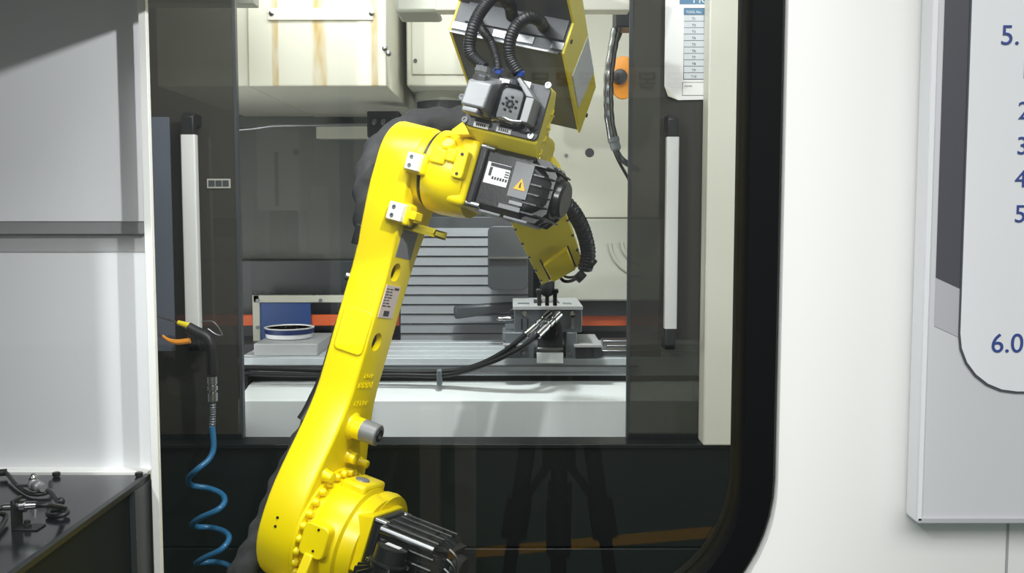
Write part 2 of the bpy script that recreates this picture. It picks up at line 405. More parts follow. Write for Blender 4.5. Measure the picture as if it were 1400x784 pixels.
mpart(Bx(366, 11, 510, 27, 2.992, 3.0), 'stiffener_plate', 'cream', .001, sc)
for px, py in ((371, 18), (508, 18), (526, 66), (531, 73)):
    q = at(px, py, 2.99); mpart(MB().lathe((q.x, 2.993, q.z), (0, -1, 0), [(0, .009), (.004, .008), (.006, .003)], 12), 'screw', 'chrome', parent=sc)
a2 = at(306, 118, 3.02); mpart(MB().box((a2.x-.2, 3.02, a2.z), (a.x-.003, 3.98, 2.54)), 'spindle_cover', 'cream', .004)
# second cover with door and spindle nose
c2 = mpart(Bx(556, -40, 700, 118, 3.3, 3.9), 'spindle_housing', 'beige', .006)
mpart(Bx(563, 20, 690, 102, 3.292, 3.3), 'access_cover', 'beige', .003, c2)
q = at(568, 83, 3.29); mpart(MB().cyl((q.x, 3.285, q.z), (q.x, 3.293, q.z), .006, 12), 'lock', 'dgrey', parent=c2)
q = at(606, 118, 3.5)
mpart(MB().lathe((q.x, 3.5, at(606, 117, 3.5).z), (0, 0, -1), [(0, .1), (.055, .1), (.06, .094)], 32), 'spindle_collar', 'greybeige', parent=c2)
mpart(MB().lathe((q.x, 3.5, at(606, 117, 3.5).z-.06), (0, 0, -1), [(0, .092), (.03, .092), (.05, .075), (.06, .05)], 32), 'spindle_nose', 'dgrey', parent=c2)
# rough sealing lump on top, black nozzle block under the cover
mpart(Bx(540, -20, 600, 17, 2.75, 2.9), 'upper_seal', 'greybeige', .01)
nb = mpart(Bx(502, 152, 545, 188, 3.4, 3.5), 'coolant_nozzle_block', 'black', .004)
for px in (512, 524, 538):
    q = at(px, 165, 3.39); mpart(MB().lathe((q.x, 3.4, q.z), (0, -1, -.4), [(0, .008), (.02, .008), (.035, .004)], 10), 'nozzle', 'darksteel', parent=nb)
# conduit, beam on the left back wall
mpart(Bx(432, 172, 512, 190, 3.9, 3.97), 'cross_beam', 'beige', .003)
mpart(MB().tube([at(318, 178, 3.8), at(345, 176, 3.8), at(372, 172, 3.8), at(520, 170, 3.8)], .006, 8), 'conduit', 'steel')
# dark guard box hanging at the back and dark arm
mpart(MB().prism([(p[0], p[1]) for p in rrect(at(667, 397, 3.3).x, at(667, 397, 3.3).z, at(722, 309, 3.3).x, at(722, 309, 3.3).z, .022)], 1, 3.3, 3.5), 'tool_guard', 'dgrey', .003)
mpart(MB().box((at(668, 353, 3.29).x, 3.285, at(668, 354, 3.29).z), (at(724, 353, 3.29).x, 3.3, at(668, 351.5, 3.29).z)), 'guard_seam', 'steel')
mpart(MB().hexa([at(621, 437, 3.45), at(712, 424, 3.45), at(712, 424, 3.55), at(621, 437, 3.55), at(620, 418, 3.45), at(712, 412, 3.45), at(712, 412, 3.55), at(620, 418, 3.55)]), 'swing_arm', 'dgrey', .012)
# framed window with blue panel behind the dish
fr = mpart(MB().box(*(lambda a, b: ((a.x, 3.71, a.z), (b.x, 3.719, b.z)))(at(352, 470, 3.715), at(425, 414, 3.715))), 'blue_back_panel', 'bluepanel')
for r_ in ((346, 404, 506, 414), (346, 404, 354.5, 475), (498, 404, 506, 475)):
    mpart(Bx(*r_, 3.7, 3.72), 'window_frame', 'beige', .002)
for px, py in ((352, 411), (438, 411), (352, 448)):
    q = at(px, py, 3.695); mpart(MB().cyl((q.x, 3.693, q.z), (q.x, 3.7, q.z), .007, 10), 'bolt', 'darksteel')
mb = MB()
for k in range(150):
    q = at(random.uniform(346, 500), 403-random.random()**2*5, random.uniform(3.70, 3.72)); a_ = random.uniform(0, PI)
    mb.box((-.005, -.001, -.001), (.005, .001, .001), Matrix.Translation(q) @ Matrix.Rotation(a_, 4, 'Y'))
tag(mpart(mb, 'chips', 'black', smooth=0), kind='stuff')
mpart(Bx(180, 431, 905, 446, 3.72, 3.75), 'orange_reflection_bar', 'orange', .003)  # solid bar in place of an orange hall rack mirrored in the glass
mpart(Bx(795, 412, 905, 432, 3.66, 3.7), 'lower_dark_panel', 'black')
mpart(MB().tube([at(600, 150, 3.55)+Vector((-.35, .3, .1)), at(470, -20, 3.85)], .012, 8), 'pipe', 'blue') if False else None

# --- machine doors (slide on their own)
def door(n, px0, px1, edge_right, hx0, hx1, hy0, hy1, label, hlabel):
    a = at(px0, 606, YD); b = at(px1, 0, YD)
    r = empty('machine_door', (a.x, YD, zs), label, 'door')
    x0, x1 = 0, b.x-a.x; zt = 2.5-zs
    MB().box((x0, 0, .001), (x1, .012, zt)).build('pane', 'tint', r, smooth=0)
    e = x1 if edge_right else x0
    MB().box((e-.004, -.003, .001), (e+.004, .016, zt)).build('edge_trim', 'dgrey', r)
    MB().box((x0, -.004, .0005), (x1, .016, .012)).build('bottom_trim', 'blackpaint', r)
    h0 = at(hx0, hy1, YD-.07)-r.location; h1 = at(hx1, hy0, YD-.07)-r.location
    w_ = h1.x-h0.x; d_ = .028
    h = MB().prism(rrect(h0.x, -.07, h1.x, -.07+d_, .004, 3), 2, h0.z, h1.z).build('handle', 'handle', r, smooth=30)
    h['label'] = hlabel
    for zz, s in ((h1.z, 1), (h0.z, -1)):
        poly = [(-.068, zz), (-.068, zz+s*.045), (-.058, zz+s*.055), (0, zz+s*.055), (0, zz+s*.025), (-.04, zz+s*.022), (-.044, zz)]
        MB().prism([(p[0], p[1]) for p in poly], 0, h0.x+.002, h1.x-.003).build('handle_bracket', 'black', h, bevel=.003)
    return r
dl = door(1, 182, 319, True, 253, 266, 184, 452, 'left tinted machine door of the machining centre, slid open', 'light grey square pull bar')
dr = door(2, 858, 985, False, 909, 929, 187, 450, 'right tinted machine door with a taped tool list sheet', 'light grey square pull bar')
# grey-blue strip beside the partition
tag(Bx(207, 160, 231, 480, 2.475, 2.48).build('edge_strip_column', 'bluegrey'), 'narrow blue grey strip standing beside the white partition post', 'strip')
# sign on left door pane
q = at(299, 251, YD-.004)
sg = MB().box((q.x-.03, YD-.004, q.z-.012), (q.x+.03, YD-.001, q.z+.012)).build('door_sticker', 'greybeige'); tag(sg, 'small rectangular sticker with three dark squares on the left tinted door', 'sticker')
for k in (-1, 0, 1):
    MB().box((-.008+q.x+k*.018, YD-.005, q.z-.008), (.008+q.x+k*.018, YD-.004, q.z+.008)).build('square', 'dgrey', sg)
# tool list sheet taped on the right door
def sheet():
    Y = YD-.006; a = at(908, 137, Y); b = at(985, -60, Y)
    r = empty('tool_list_sheet', (a.x, Y, a.z), 'white printed tool list sheet with a curled lower corner taped on the right door', 'paper')
    o = r.location; wd = b.x-a.x; ht = b.z-a.z
    c = at(927, 137, Y)-o; d = at(908, 118, Y)-o
    rings = []
    poly = [(c.x, 0), (wd, .002), (wd, ht), (0, ht), (0, d.z)]
    MB().prism(poly, 1, -.0008, 0).build('page', 'paper', r, smooth=0)
    # folded corner
    mb = MB(); mb.loft([[(c.x, -.001, 0), (0, -.001, d.z), (.008, -.012, .008)], [(c.x, -.002, 0), (0, -.002, d.z), (.009, -.013, .009)]])
    mb.build('curled_corner', 'cream', r, smooth=0)
    def rect(px0, py0, px1, py1, n, m, dy=-.0012):
        p = at(px0, py1, Y)-o; s = at(px1, py0, Y)-o
        return MB().box((p.x, dy, p.z), (s.x, -.0006, s.z)).build(n, m, r, smooth=0)
    rect(929, -20, 985, 6, 'header', 'paperblue')
    rect(934, 11, 984, 109, 'grid_border', 'ink')
    rect(934.6, 11.6, 962.5, 20, 'header_cell', 'paperblue', -.0016); rect(963.5, 11.6, 984, 20, 'header_cell', 'paperblue', -.0016)
    for k in range(10):
        y0 = 20.8+k*8.8
        rect(934.8, y0, 962.5, y0+8.0, 'cell', 'papercell', -.0016); rect(963.4, y0, 984, y0+8.0, 'cell', 'papercell', -.0016)
        text('T%d' % (k+1), .0085, Matrix.Translation(at(948.5, y0+6.4, Y-.0019)-o) @ FRONT, 'ink', r, 'lettering', align='CENTER')
    text('TOOL No.', .0085, Matrix.Translation(at(948.5, 18, Y-.0019)-o) @ FRONT, 'paper', r, 'lettering', align='CENTER')
    text('MO', .027, Matrix.Translation(at(947, 4, Y-.0016)-o) @ FRONT, 'paper', r, 'lettering')
    rect(932.5, 112.5, 984, 131, 'note_box', 'ink'); rect(933.2, 113.2, 984, 130.3, 'note_cell', 'paper', -.0016)
    text('NOTES', .006, Matrix.Translation(at(936, 119, Y-.0019)-o) @ FRONT, 'ink', r, 'lettering')
sheet()

# --- work table with way cover
ta = at(325, 490, 3.1); tb = 1.2
zt_ = ta.z
wt = empty('work_table', (0, 3.3, zt_-.06), 'long steel machine table with slots on its white way cover', 'table')
def tp(mb, n, m, bev=0, parent=wt, **k):
    bmesh.ops.translate(mb.bm, verts=mb.bm.verts[:], vec=-wt.location); return mb.build(n, m, parent, bevel=bev, **k)
ys = [3.1, 3.145, 3.165, 3.25, 3.27, 3.355, 3.375, 3.46, 3.48, 3.54]
poly = [(3.1, zt_-.056)]
for i, y in enumerate(ys):
    deep = (i % 2 == 1)
    poly.append((y, zt_))
    if i < len(ys)-1 and deep: poly += [(y, zt_-.018), (ys[i+1], zt_-.018)]
poly.append((3.54, zt_-.056))
tp(MB().prism(poly, 0, ta.x, tb), 'table_top', 'table', .0015, smooth=0)
tp(MB().box((ta.x+.005, 3.11, zt_-.078), (tb, 3.5, zt_-.056)), 'under_slide', 'black')
zc1 = at(500, 525, 3.08).z; zc2 = at(500, 548, 2.93).z
tp(MB().prism([(3.12, zc1-.02), (3.12, zc1+.004), (3.06, zc1), (2.93, zc2), (2.93, .6), (3.12, .6)], 0, at(327, 540, 2.95).x, 1.1), 'way_cover', 'coverwhite', .003, smooth=0)
tp(MB().box((ta.x-.005, 3.06, zt_-.085), (ta.x+.04, 3.1, zt_-.03)), 'end_bracket', 'black', .004)
tp(MB().box((ta.x, 3.085, zt_-.026), (.4, 3.1, zt_-.021)), 'wiper_strip', 'steel')
tp(MB().box((ta.x, 3.085, zt_-.049), (.4, 3.1, zt_-.043)), 'wiper_strip', 'zinc')
tp(MB().box((-1.1, 3.12, .5), (1.1, 3.5, zt_-.078)), 'saddle', 'dgrey')

# --- plate and dish on the table
yp = 3.2
pl = at(347, 488, 3.14); pr_ = at(433, 470, 3.14)
bp = tag(MB().box((pl.x, 3.14, zt_), (pr_.x+.002, 3.42, at(400, 470, 3.14).z)).build('riser_block', 'midgrey', bevel=.004), 'thick grey steel riser block lying on the left end of the table', 'block')
zp = at(400, 470, 3.14).z; dc = at(395, 463, 3.27)
ds = empty('parts_dish', (dc.x, 3.28, zp), 'round white dish with a dark blue rim filled with metal chips', 'dish')
MB().lathe((0, 0, 0), (0, 0, 1), [(0, .07), (.004, .076), (.018, .079), (.022, .079)], 40).build('bowl', 'white2', ds)
MB().lathe((0, 0, .018), (0, 0, 1), [(0, .0805), (.014, .0815), (.016, .079), (.016, .072), (.006, .070)], 40).build('dark_band', 'navy', ds)
mb = MB(); n = 40
mb.loft([[(.081*math.cos(2*PI*i/n)+0, .081*math.sin(2*PI*i/n), .034) for i in range(n)], [(.083*math.cos(2*PI*i/n), .083*math.sin(2*PI*i/n), .037) for i in range(n)],
         [(.077*math.cos(2*PI*i/n), .077*math.sin(2*PI*i/n), .038) for i in range(n)], [(.075*math.cos(2*PI*i/n), .075*math.sin(2*PI*i/n), .034) for i in range(n)]])
mb.build('white_rim', 'white', ds)
mb = MB()
for k in range(120):
    r_ = .068*math.sqrt(random.random()); a_ = random.uniform(0, 2*PI)
    mb.box((-.006, -.0012, -.0012), (.006, .0012, .0012), Matrix.Translation((r_*math.cos(a_), r_*math.sin(a_), random.uniform(.024, .033))) @ Matrix.Rotation(a_*3, 4, 'Z') @ Matrix.Rotation(random.uniform(-.6, .6), 4, 'Y'))
tag(mb.build('metal_chips', 'chips', ds, smooth=0), kind='stuff')

# --- rotary / clamping fixture
fx = empty('clamping_fixture', (at(748, 480, 3.2).x, 3.2, zt_), 'dark steel clamping fixture with a flat top plate standing on the machine table', 'fixture')
def fp(px0, py0, px1, py1, Y0, Y1, n, m, bev=.002, parent=fx):
    mb = Bx(px0, py0, px1, py1, Y0, Y1); bmesh.ops.translate(mb.bm, verts=mb.bm.verts[:], vec=-fx.location); return mb.build(n, m, parent, bevel=bev)
def fq(px, py, Y): return at(px, py, Y)-fx.location
fp(703, 424, 796, 455, 3.06, 3.3, 'body', 'darksteel', .003)
fp(701, 419, 797, 424, 3.04, 3.34, 'top_plate', 'midgrey', .001)
fp(690, 455, 730, 490, 3.05, 3.3, 'foot', 'darksteel'); fp(774, 455, 789, 490, 3.05, 3.3, 'foot', 'darksteel'); fp(787, 475, 818, 491, 3.04, 3.3, 'foot_block', 'dgrey')
fp(785, 472, 823, 475.5, 3.03, 3.3, 'foot_plate', 'midgrey', .001); fp(688, 471, 722, 474, 3.03, 3.3, 'foot_plate', 'midgrey', .001)
fp(687, 455, 702, 466, 3.06, 3.2, 'foot_plate', 'zinc', .001)
c = fq(752, 450, 3.05); mbx = MB()
arch = [(c.x+.038*math.cos(a), c.z+.038*math.sin(a)) for a in [PI*k/16 for k in range(17)]]+[(c.x-.038, fq(735, 476, 3.05).z), (c.x+.038, fq(735, 476, 3.05).z)]
mbx.prism(arch, 1, -.152, -.138).build('arch_housing', 'dgrey', fx, bevel=.001)
mbx = MB(); mbx.lathe((c.x, -.152, c.z-.008), (0, -1, 0), [(0, .03), (.006, .03), (.009, .022), (.004, .018), (.004, .001)], 28).build('rotary_disc', 'black', fx)
fp(734, 476, 770, 478, 3.035, 3.06, 'shelf_lip', 'steel', .001); fp(734, 483, 770, 497, 3.03, 3.06, 'drip_plate', 'coverwhite', .001)
for px, py in ((717, 430), (783, 430)):
    q = fq(px, py, 3.05); MB().lathe((q.x, -.142, q.z), (0, -1, 0), [(0, .010), (.004, .0095), (.005, .006), (.001, .005)], 16).build('cap_screw', 'chrome', fx)
for px0, px1 in ((712.5, 714.5), (720.5, 722.5)):
    fp(px0, 436, px1, 451, 3.057, 3.062, 'groove', 'black', 0)
fp(781, 436, 785, 450, 3.056, 3.062, 'groove', 'zinc', 0)
fp(730, 412, 741, 419, 3.14, 3.2, 'locator_block', 'black', .001); fp(741, 411, 763, 419, 3.15, 3.22, 'clamp_jaw', 'zinc', .001); fp(763, 414, 765, 419, 3.14, 3.2, 'locator_block', 'black', .001)
fp(708, 416, 724, 419, 3.1, 3.15, 'clamp_strap', 'darksteel', .001); fp(770, 416, 782, 419, 3.1, 3.15, 'clamp_strap', 'darksteel', .001)
q = fq(703, 436, 3.12); MB().lathe((q.x, q.y, q.z), (-1, 0, 0), [(0, .008), (.03, .0085), (.036, .006), (.05, .0065), (.055, .002)], 12).build('coupling', 'chrome', fx)
fp(697, 424, 702, 431, 3.08, 3.12, 'sensor_block', 'black', .001)
for px0, px1, m_ in ((692, 712, 'dgrey'), (812, 822, 'dgrey')):
    fp(px0, 476, px1, 490, 3.035, 3.05, 'clamp_block', m_, .001)
for px in (716, 779):
    q = fq(px, 483, 3.04); MB().cyl((q.x, -.165, q.z), (q.x, -.15, q.z), .006, 10).build('clamp_screw', 'steel', fx)
# loose clamp bars right of the fixture
for i, (x0, x1, yy) in enumerate(((823, 905, 484), (829, 905, 477), (824, 905, 470))):
    pa = at(x0, 490, 3.12+i*.12); pb = at(x1, yy, 3.12+i*.12)
    tag(MB().box((pa.x, 3.12+i*.12, zt_), (pb.x, 3.19+i*.12, zt_+.022)).build('parallel_bar', 'steel', bevel=.002), ('front', 'middle', 'rear')[i]+' one of three bright steel parallel bars right of the fixture', 'bar', 'steel bars beside the fixture')
# hydraulic hoses
def hose(pts, r, fit, label):
    P = [at(*p) for p in pts]; r0 = empty('hydraulic_hose', P[-1], label, 'hose', 'hydraulic hoses on the fixture')
    Q = [p-P[-1] for p in P]
    MB().tube(Q, r, 10, .012).build('hose', 'black', r0)
    f = [at(*p)-P[-1] for p in fit]; d = f[1]-f[0]; L = d.length
    MB().lathe(f[0], d, [(0, .0125), (L*.4, .0125), (L*.42, .009), (L*.5, .009), (L*.52, .012), (L*.62, .012), (L*.64, .009), (L*.7, .0095), (L*.72, .013), (L, .013)], 12).build('fitting', 'chrome', r0)
hose([(332, 503, 3.05), (400, 505, 3.05), (500, 508, 3.05), (590, 509, 3.04), (640, 504, 3.02), (685, 484, 2.99), (722, 455, 2.97)], .0085, [(718, 459, 2.97), (752, 429, 3.03)], 'upper left black hydraulic hose with a bright fitting into the fixture')
hose([(332, 511, 3.04), (420, 513, 3.04), (540, 513, 3.03), (610, 513, 3.02), (660, 500, 2.99), (705, 480, 2.97), (739, 456, 2.96)], .0075, [(735, 459, 2.96), (765, 430, 3.02)], 'lower right black hydraulic hose with a bright fitting into the fixture')
q = at(601, 514, 3.02); tag(MB().box((q.x-.008, 3.0, q.z-.03), (q.x+.008, 3.03, q.z+.02)).build('hose_clip', 'darksteel', bevel=.003), 'small dark clip holding the hoses along the table front', 'clip')

# --- hanging conduit and amber lamp at upper right inside machine
r = empty('conduit_hose', at(860, 30, 2.9), 'silver flexible conduit hose hanging in the upper right of the machine', 'hose'); o = r.location
mb = MB().tube([at(*p)-o for p in ((842, 40, 2.9), (834, 90, 2.9), (832, 120, 2.9), (833, 160, 2.9), (838, 190, 2.9))], .014, 12, .008, rf=lambda L, a, i: .0145+.0008*math.sin(L*900)); mb.build('braided_hose', 'chrome', r)
MB().lathe(at(838, 188, 2.9)-o, at(843, 206, 2.9)-at(838, 188, 2.9), [(0, .017), (.012, .017), (.014, .015), (.035, .015), (.037, .012), (.04, .012)], 14).build('coupling', 'darksteel', r)
MB().tube([at(*p)-o for p in ((842, 205, 2.9), (848, 216, 2.9), (858, 224, 2.95), (872, 232, 3.0))], .009, 10, .01).build('tail', 'dgrey', r)
MB().tube([at(*p)-o for p in ((849, 45, 2.92), (836, 80, 2.93), (832, 130, 2.94), (838, 200, 2.93), (862, 250, 2.95))], .0045, 8, .012).build('thin_cable', 'black', r)
MB().box(at(842, 37, 2.85)-o, at(862, 0, 2.95)-o).build('junction_block', 'dgrey', r, bevel=.004)
r = empty('warning_lamp', at(851, 107, 3.2), 'amber lamp with a dark centre behind the silver conduit hose', 'lamp')
MB().lathe((0, 0, 0), (0, -1, 0), [(0, .035), (.01, .06), (.02, .058), (.03, .03)], 28).build('lens', 'amber', r).scale = (.75, 1, 1.15)
MB().lathe((-.012, -.025, .0), (0, -1, 0), [(0, .025), (.015, .024), (.02, .015)], 20).build('centre_cap', 'dgrey', r)

# ================================================================== ROBOT
Avec = Vector((.905, -.35, -.24)).normalized()
J2 = at(447, 722, 2.1)
C3 = (588, 230)
lo, hi = 1.5, 3.0
for _ in range(50):
    m_ = (lo+hi)/2
    if (at(*C3, m_)-J2).dot(Avec) > 0: lo = m_
    else: hi = m_
J3 = at(*C3, lo); U = (J3-J2); LEN = U.length; U.normalize(); Yl = U.cross(Avec)
R = Matrix((Avec, Yl, U)).transposed().to_4x4(); R.translation = J2
Ri = R.inverted()
robot = empty('robot_arm', label='bright yellow industrial robot arm with black motors reaching into the machine', cat='robot'); robot.matrix_world = R

def LR(px, py, ax, val):                 # robot-frame point on a plane of the robot frame
    o = Ri @ CAM; d = Ri.to_3x3() @ ray(px, py); return o+d*((val-o[ax])/d[ax])
def LW(px, py, Y): return Ri @ at(px, py, Y)
T = .088
# link: profile in (y,z)
def halfw(z):
    def sm(t): t = max(0, min(1, t)); return t*t*(3-2*t)
    w = .058
    w += .077*(1-sm((z-.02)/.30)) + .027*sm((z-(LEN-.26))/.22)
    return w
r2, r3 = .135, .085
prof_f, prof_b = [], []
N_ = 26
for k in range(N_+1):
    z = k/N_*LEN; prof_f.append((-halfw(z), z)); prof_b.append((halfw(z), z))
top = [(-r3*math.cos(a), LEN+r3*math.sin(a)) for a in [PI*k/16 for k in range(1, 16)]]
bot = [(r2*math.cos(a), -r2*math.sin(a)) for a in [PI*k/18 for k in range(1, 18)]]
link_poly = prof_f+top+list(reversed(prof_b))+bot
link = MB().prism(link_poly, 0, -T, 0).build('link', 'yellow', robot, bevel=.007, seg=3)
link['label'] = 'yellow main link of the arm'
# cut the two openings in the right face (boolean baked into the mesh)
def cut(o, cutters):
    objs = []
    for mb in cutters:
        c_ = mb.build('cutter', 'yellow', robot, smooth=0); objs.append(c_)
        b = o.modifiers.new('cut', 'BOOLEAN'); b.operation = 'DIFFERENCE'; b.object = c_; b.solver = 'EXACT'
    bpy.context.view_layer.update()
    dg = bpy.context.evaluated_depsgraph_get(); me = bpy.data.meshes.new_from_object(o.evaluated_get(dg))
    o.modifiers.clear(); o.data = me
    me.shade_smooth(); me.set_sharp_from_angle(angle=math.radians(30))
    for c_ in objs: bpy.data.objects.remove(c_)
hc = []
for px, py in ((541, 373), (515, 468)):
    q = LR(px, py, 0, 0); hc.append(MB().cyl((-.07, q.y, q.z), (.01, q.y, q.z), .0205, 28)); hc.append(MB().cbox((-.044, 0, q.z), (.062, .09, .1)))
cut(link, hc)
# label plate, embossed letters, raised pad
q = LR(531, 415, 0, .0005)
def side_plate(px0, py0, sy, sz, n, m, x=.0015, parent=link):
    q = LR(px0, py0, 0, 0); return MB().box((0, q.y-sy/2, q.z-sz/2), (x, q.y+sy/2, q.z+sz/2)).build(n, m, parent, smooth=0)
lp = side_plate(532, 413, .068, .072, 'rating_label', 'stickpink'); q = LR(532, 413, 0, 0)
lp['label'] = 'pale pink rating label'
mb = MB()
for k in range(7):
    wds = [.008+random.random()*.012 for _ in range(2)]; y = q.y-.030
    for wd in wds: mb.box((.0014, y, q.z+.026-k*.0062), (.0019, y+wd, q.z+.0285-k*.0062)); y += wd+.004
mb.box((.0014, q.y+.006, q.z+.027), (.0019, q.y+.028, q.z+.032)); mb.box((.0014, q.y-.014, q.z-.032), (.0019, q.y+.012, q.z-.020))
mb.build('print', 'ink', link, smooth=0)
def emboss(s, px, py, size, n='embossed_letters', dep=.0016, parent=link):
    q = LR(px, py, 0, 0)
    m = Matrix.Translation((0, q.y, q.z)) @ Matrix(((0, 0, 1, 0), (1, 0, 0, 0), (0, 1, 0, 0), (0, 0, 0, 1)))
    return text(s, size, m, 'yellow', parent, n, dep, 'CENTER')
mb = MB()
for (px, py, n_, sz, gp) in ((503, 515, 4, .011, .011), (499, 527, 8, .014, .0085), (492, 552, 5, .014, .013)):
    q = LR(px, py, 0, 0)
    for k in range(n_):
        y = q.y+(k-(n_-1)/2)*gp; hh = sz*(.6+.4*random.random())
        mb.box((-.001, y, q.z-hh/2), (.0025, y+gp*.25, q.z+hh/2))
        if k % 2 == 0: mb.box((-.001, y, q.z+hh/2-.003), (.0025, y+gp*.62, q.z+hh/2))
        else: mb.box((-.001, y, q.z-.0015), (.0025, y+gp*.62, q.z+.0015))
mb.build('embossed_marks', 'yellow', link, bevel=.0006)
qa = LR(462, 478, 1, -.058); qb = LR(500, 428, 1, -.058)
MB().prism(rrect(-.075, qa.z, -.004, qb.z+.005, .012, 4), 1, -.062, -.052).build('raised_pad', 'yellow', link, bevel=.003)
# plug boss with grey bumper
q = LR(482, 583, 0, .0)
MB().lathe((-.01, q.y, q.z), (1, 0, 0), [(0, .032), (.012, .03), (.018, .024), (.04, .024)], 28).build('boss', 'yellow', link)
MB().lathe((.028, q.y, q.z), (1, 0, 0), [(0, .0245), (.036, .0235), (.038, .021)], 28).build('bumper', 'zinc', link)['label'] = 'grey rubber bumper on the boss'
MB().lathe((.064, q.y, q.z), (1, 0, 0), [(0, .014), (.004, .0135), (.005, .008), (.001, .007)], 20).build('socket_screw', 'black', link)
for px, py, r_ in ((476, 624, .014), (492, 632, .010), (444, 650, .013)):
    q = LR(px, py, 0, .0); MB().lathe((-.004, q.y, q.z), (1, 0, 0), [(0, r_*1.4), (.008, r_), (.024, r_*.9), (.026, r_*.6)], 16).build('boss', 'yellow', link)
# foot plate of rim with two holes
qa = LR(377, 715, 0, -.05)
for px, py in ((380, 708), (377, 720)):
    q = LR(px, py, 1, -.134); MB().cyl((q.x, -.1365, q.z), (q.x, -.12, q.z), .003, 10).build('tapped_hole', 'black', link)

# ---- J3 hub
hub = MB().lathe((-.01, 0, LEN), (1, 0, 0), [(0, .082), (.022, .082), (.024, .076), (.032, .076), (.034, .088), (.06, .091), (.09, .089), (.125, .083)], 40).build('elbow_housing', 'yellow', robot)
MB().lathe((.012, 0, LEN), (1, 0, 0), [(0, .078), (.004, .084), (.010, .084), (.014, .078)], 40).build('joint_seal', 'black', hub)
for k in range(10):
    a = 2*PI*k/10+.2; c_ = Vector((.004, .09*math.cos(a), LEN+.09*math.sin(a)))
XM = .128
hm = MB().box((XM-.045, -.070, LEN-.066), (XM, .066, LEN+.074)).build('motor_flange', 'yellow', hub, bevel=.012, seg=3)
# pads on hub facing the viewer
q = LR(603, 213, 1, -.09)
MB().box((q.x-.022, -.098, q.z-.018), (q.x+.012, -.07, q.z+.014)).build('pad', 'yellow', hub, bevel=.004)
MB().box((q.x+.012, -.098, q.z-.008), (q.x+.034, -.07, q.z+.02)).build('pad', 'yellow', hub, bevel=.004)
q = LR(612, 202, 1, -.08); MB().lathe((q.x, -.07, q.z+.004), (0, -1, .35), [(0, .016), (.022, .016), (.024, .013), (.018, .012), (.018, .004)], 20).build('grease_plug', 'yellow', hub)
q = LR(630, 225, 1, -.085)
MB().prism(rrect(q.x-.013, q.z-.03, q.x+.013, q.z+.03, .006, 4), 1, -.094, -.06).build('pad', 'yellow', hub, bevel=.003)
for dz in (-.021, .02):
    MB().cyl((q.x+.001, -.0955, q.z+dz), (q.x+.001, -.09, q.z+dz), .0035, 10).build('tapped_hole', 'black', hub)
# stopper blocks (white) with screws
def stopper(px, py, yv, sx, sz, base):
    q = LR(px, py, 1, yv)
    if base: MB().box((q.x-sx*.85, yv+.004, q.z-sz*.6), (q.x+sx*.75, yv+.04, q.z+sz*.62)).build('stopper_base', 'yellow', link, bevel=.005)
    b = MB().box((q.x-sx/2, yv-.012, q.z-sz/2), (q.x+sx/2, yv+.012, q.z+sz/2)).build('stopper_block', 'white', link, bevel=.002)
    b['label'] = 'white stopper block'
    for dz in (-.009, .009):
        MB().lathe((q.x-.004, yv-.011, q.z+dz), (0, -1, 0), [(0, .0045), (.003, .0045), (.003, .002), (.001, .002)], 12).build('screw', 'darksteel', b)
stopper(567, 222, -.104, .03, .036, True)
stopper(543, 290, -.085, .034, .038, True)
q = LR(565, 296, 1, -.06); MB().box((q.x-.008, -.075, q.z-.008), (q.x+.012, -.04, q.z+.010)).build('stop_lug', 'yellow', link, bevel=.002)
q0 = LR(545, 300, 1, -.03); q1 = LR(598, 318, 1, -.03)
MB().prism(rrect(q0.x, q1.z-.006, q1.x, q0.z-.004, .008, 3), 1, -.04, .02).build('stop_bracket', 'yellow_hazed', link, bevel=.002)
# sticker on the link side near elbow
sp = side_plate(556, 335, .075, .06, 'side_sticker', 'plategrey', .0012)
# metal bolts at the back edge
for px, py in ((489, 322), (474, 378)):
    q = LR(px, py, 0, -T-.004); b = MB().lathe((-T+.002, q.y+.012, q.z), (-1, -.4, 0), [(0, .011), (.012, .011), (.014, .008)], 14).build('side_bolt', 'chrome', link)
q = LR(489, 322, 0, -T); MB().box((-T-.012, q.y-.0, q.z-.02), (-T+.004, q.y+.03, q.z+.024)).build('cable_bracket', 'black', link, bevel=.003)
# black strap and cable along the left edge
mbz = MB().tube([LW(462, 440, 2.16), LW(447, 490, 2.14), LW(434, 535, 2.12), LW(424, 560, 2.10), LW(414, 576, 2.09)], .008, 10, .012, rf=lambda L, a, i: .005+.010*min(1, max(0, (L-.11)/.07))); mbz.build('edge_cable', 'black', link)

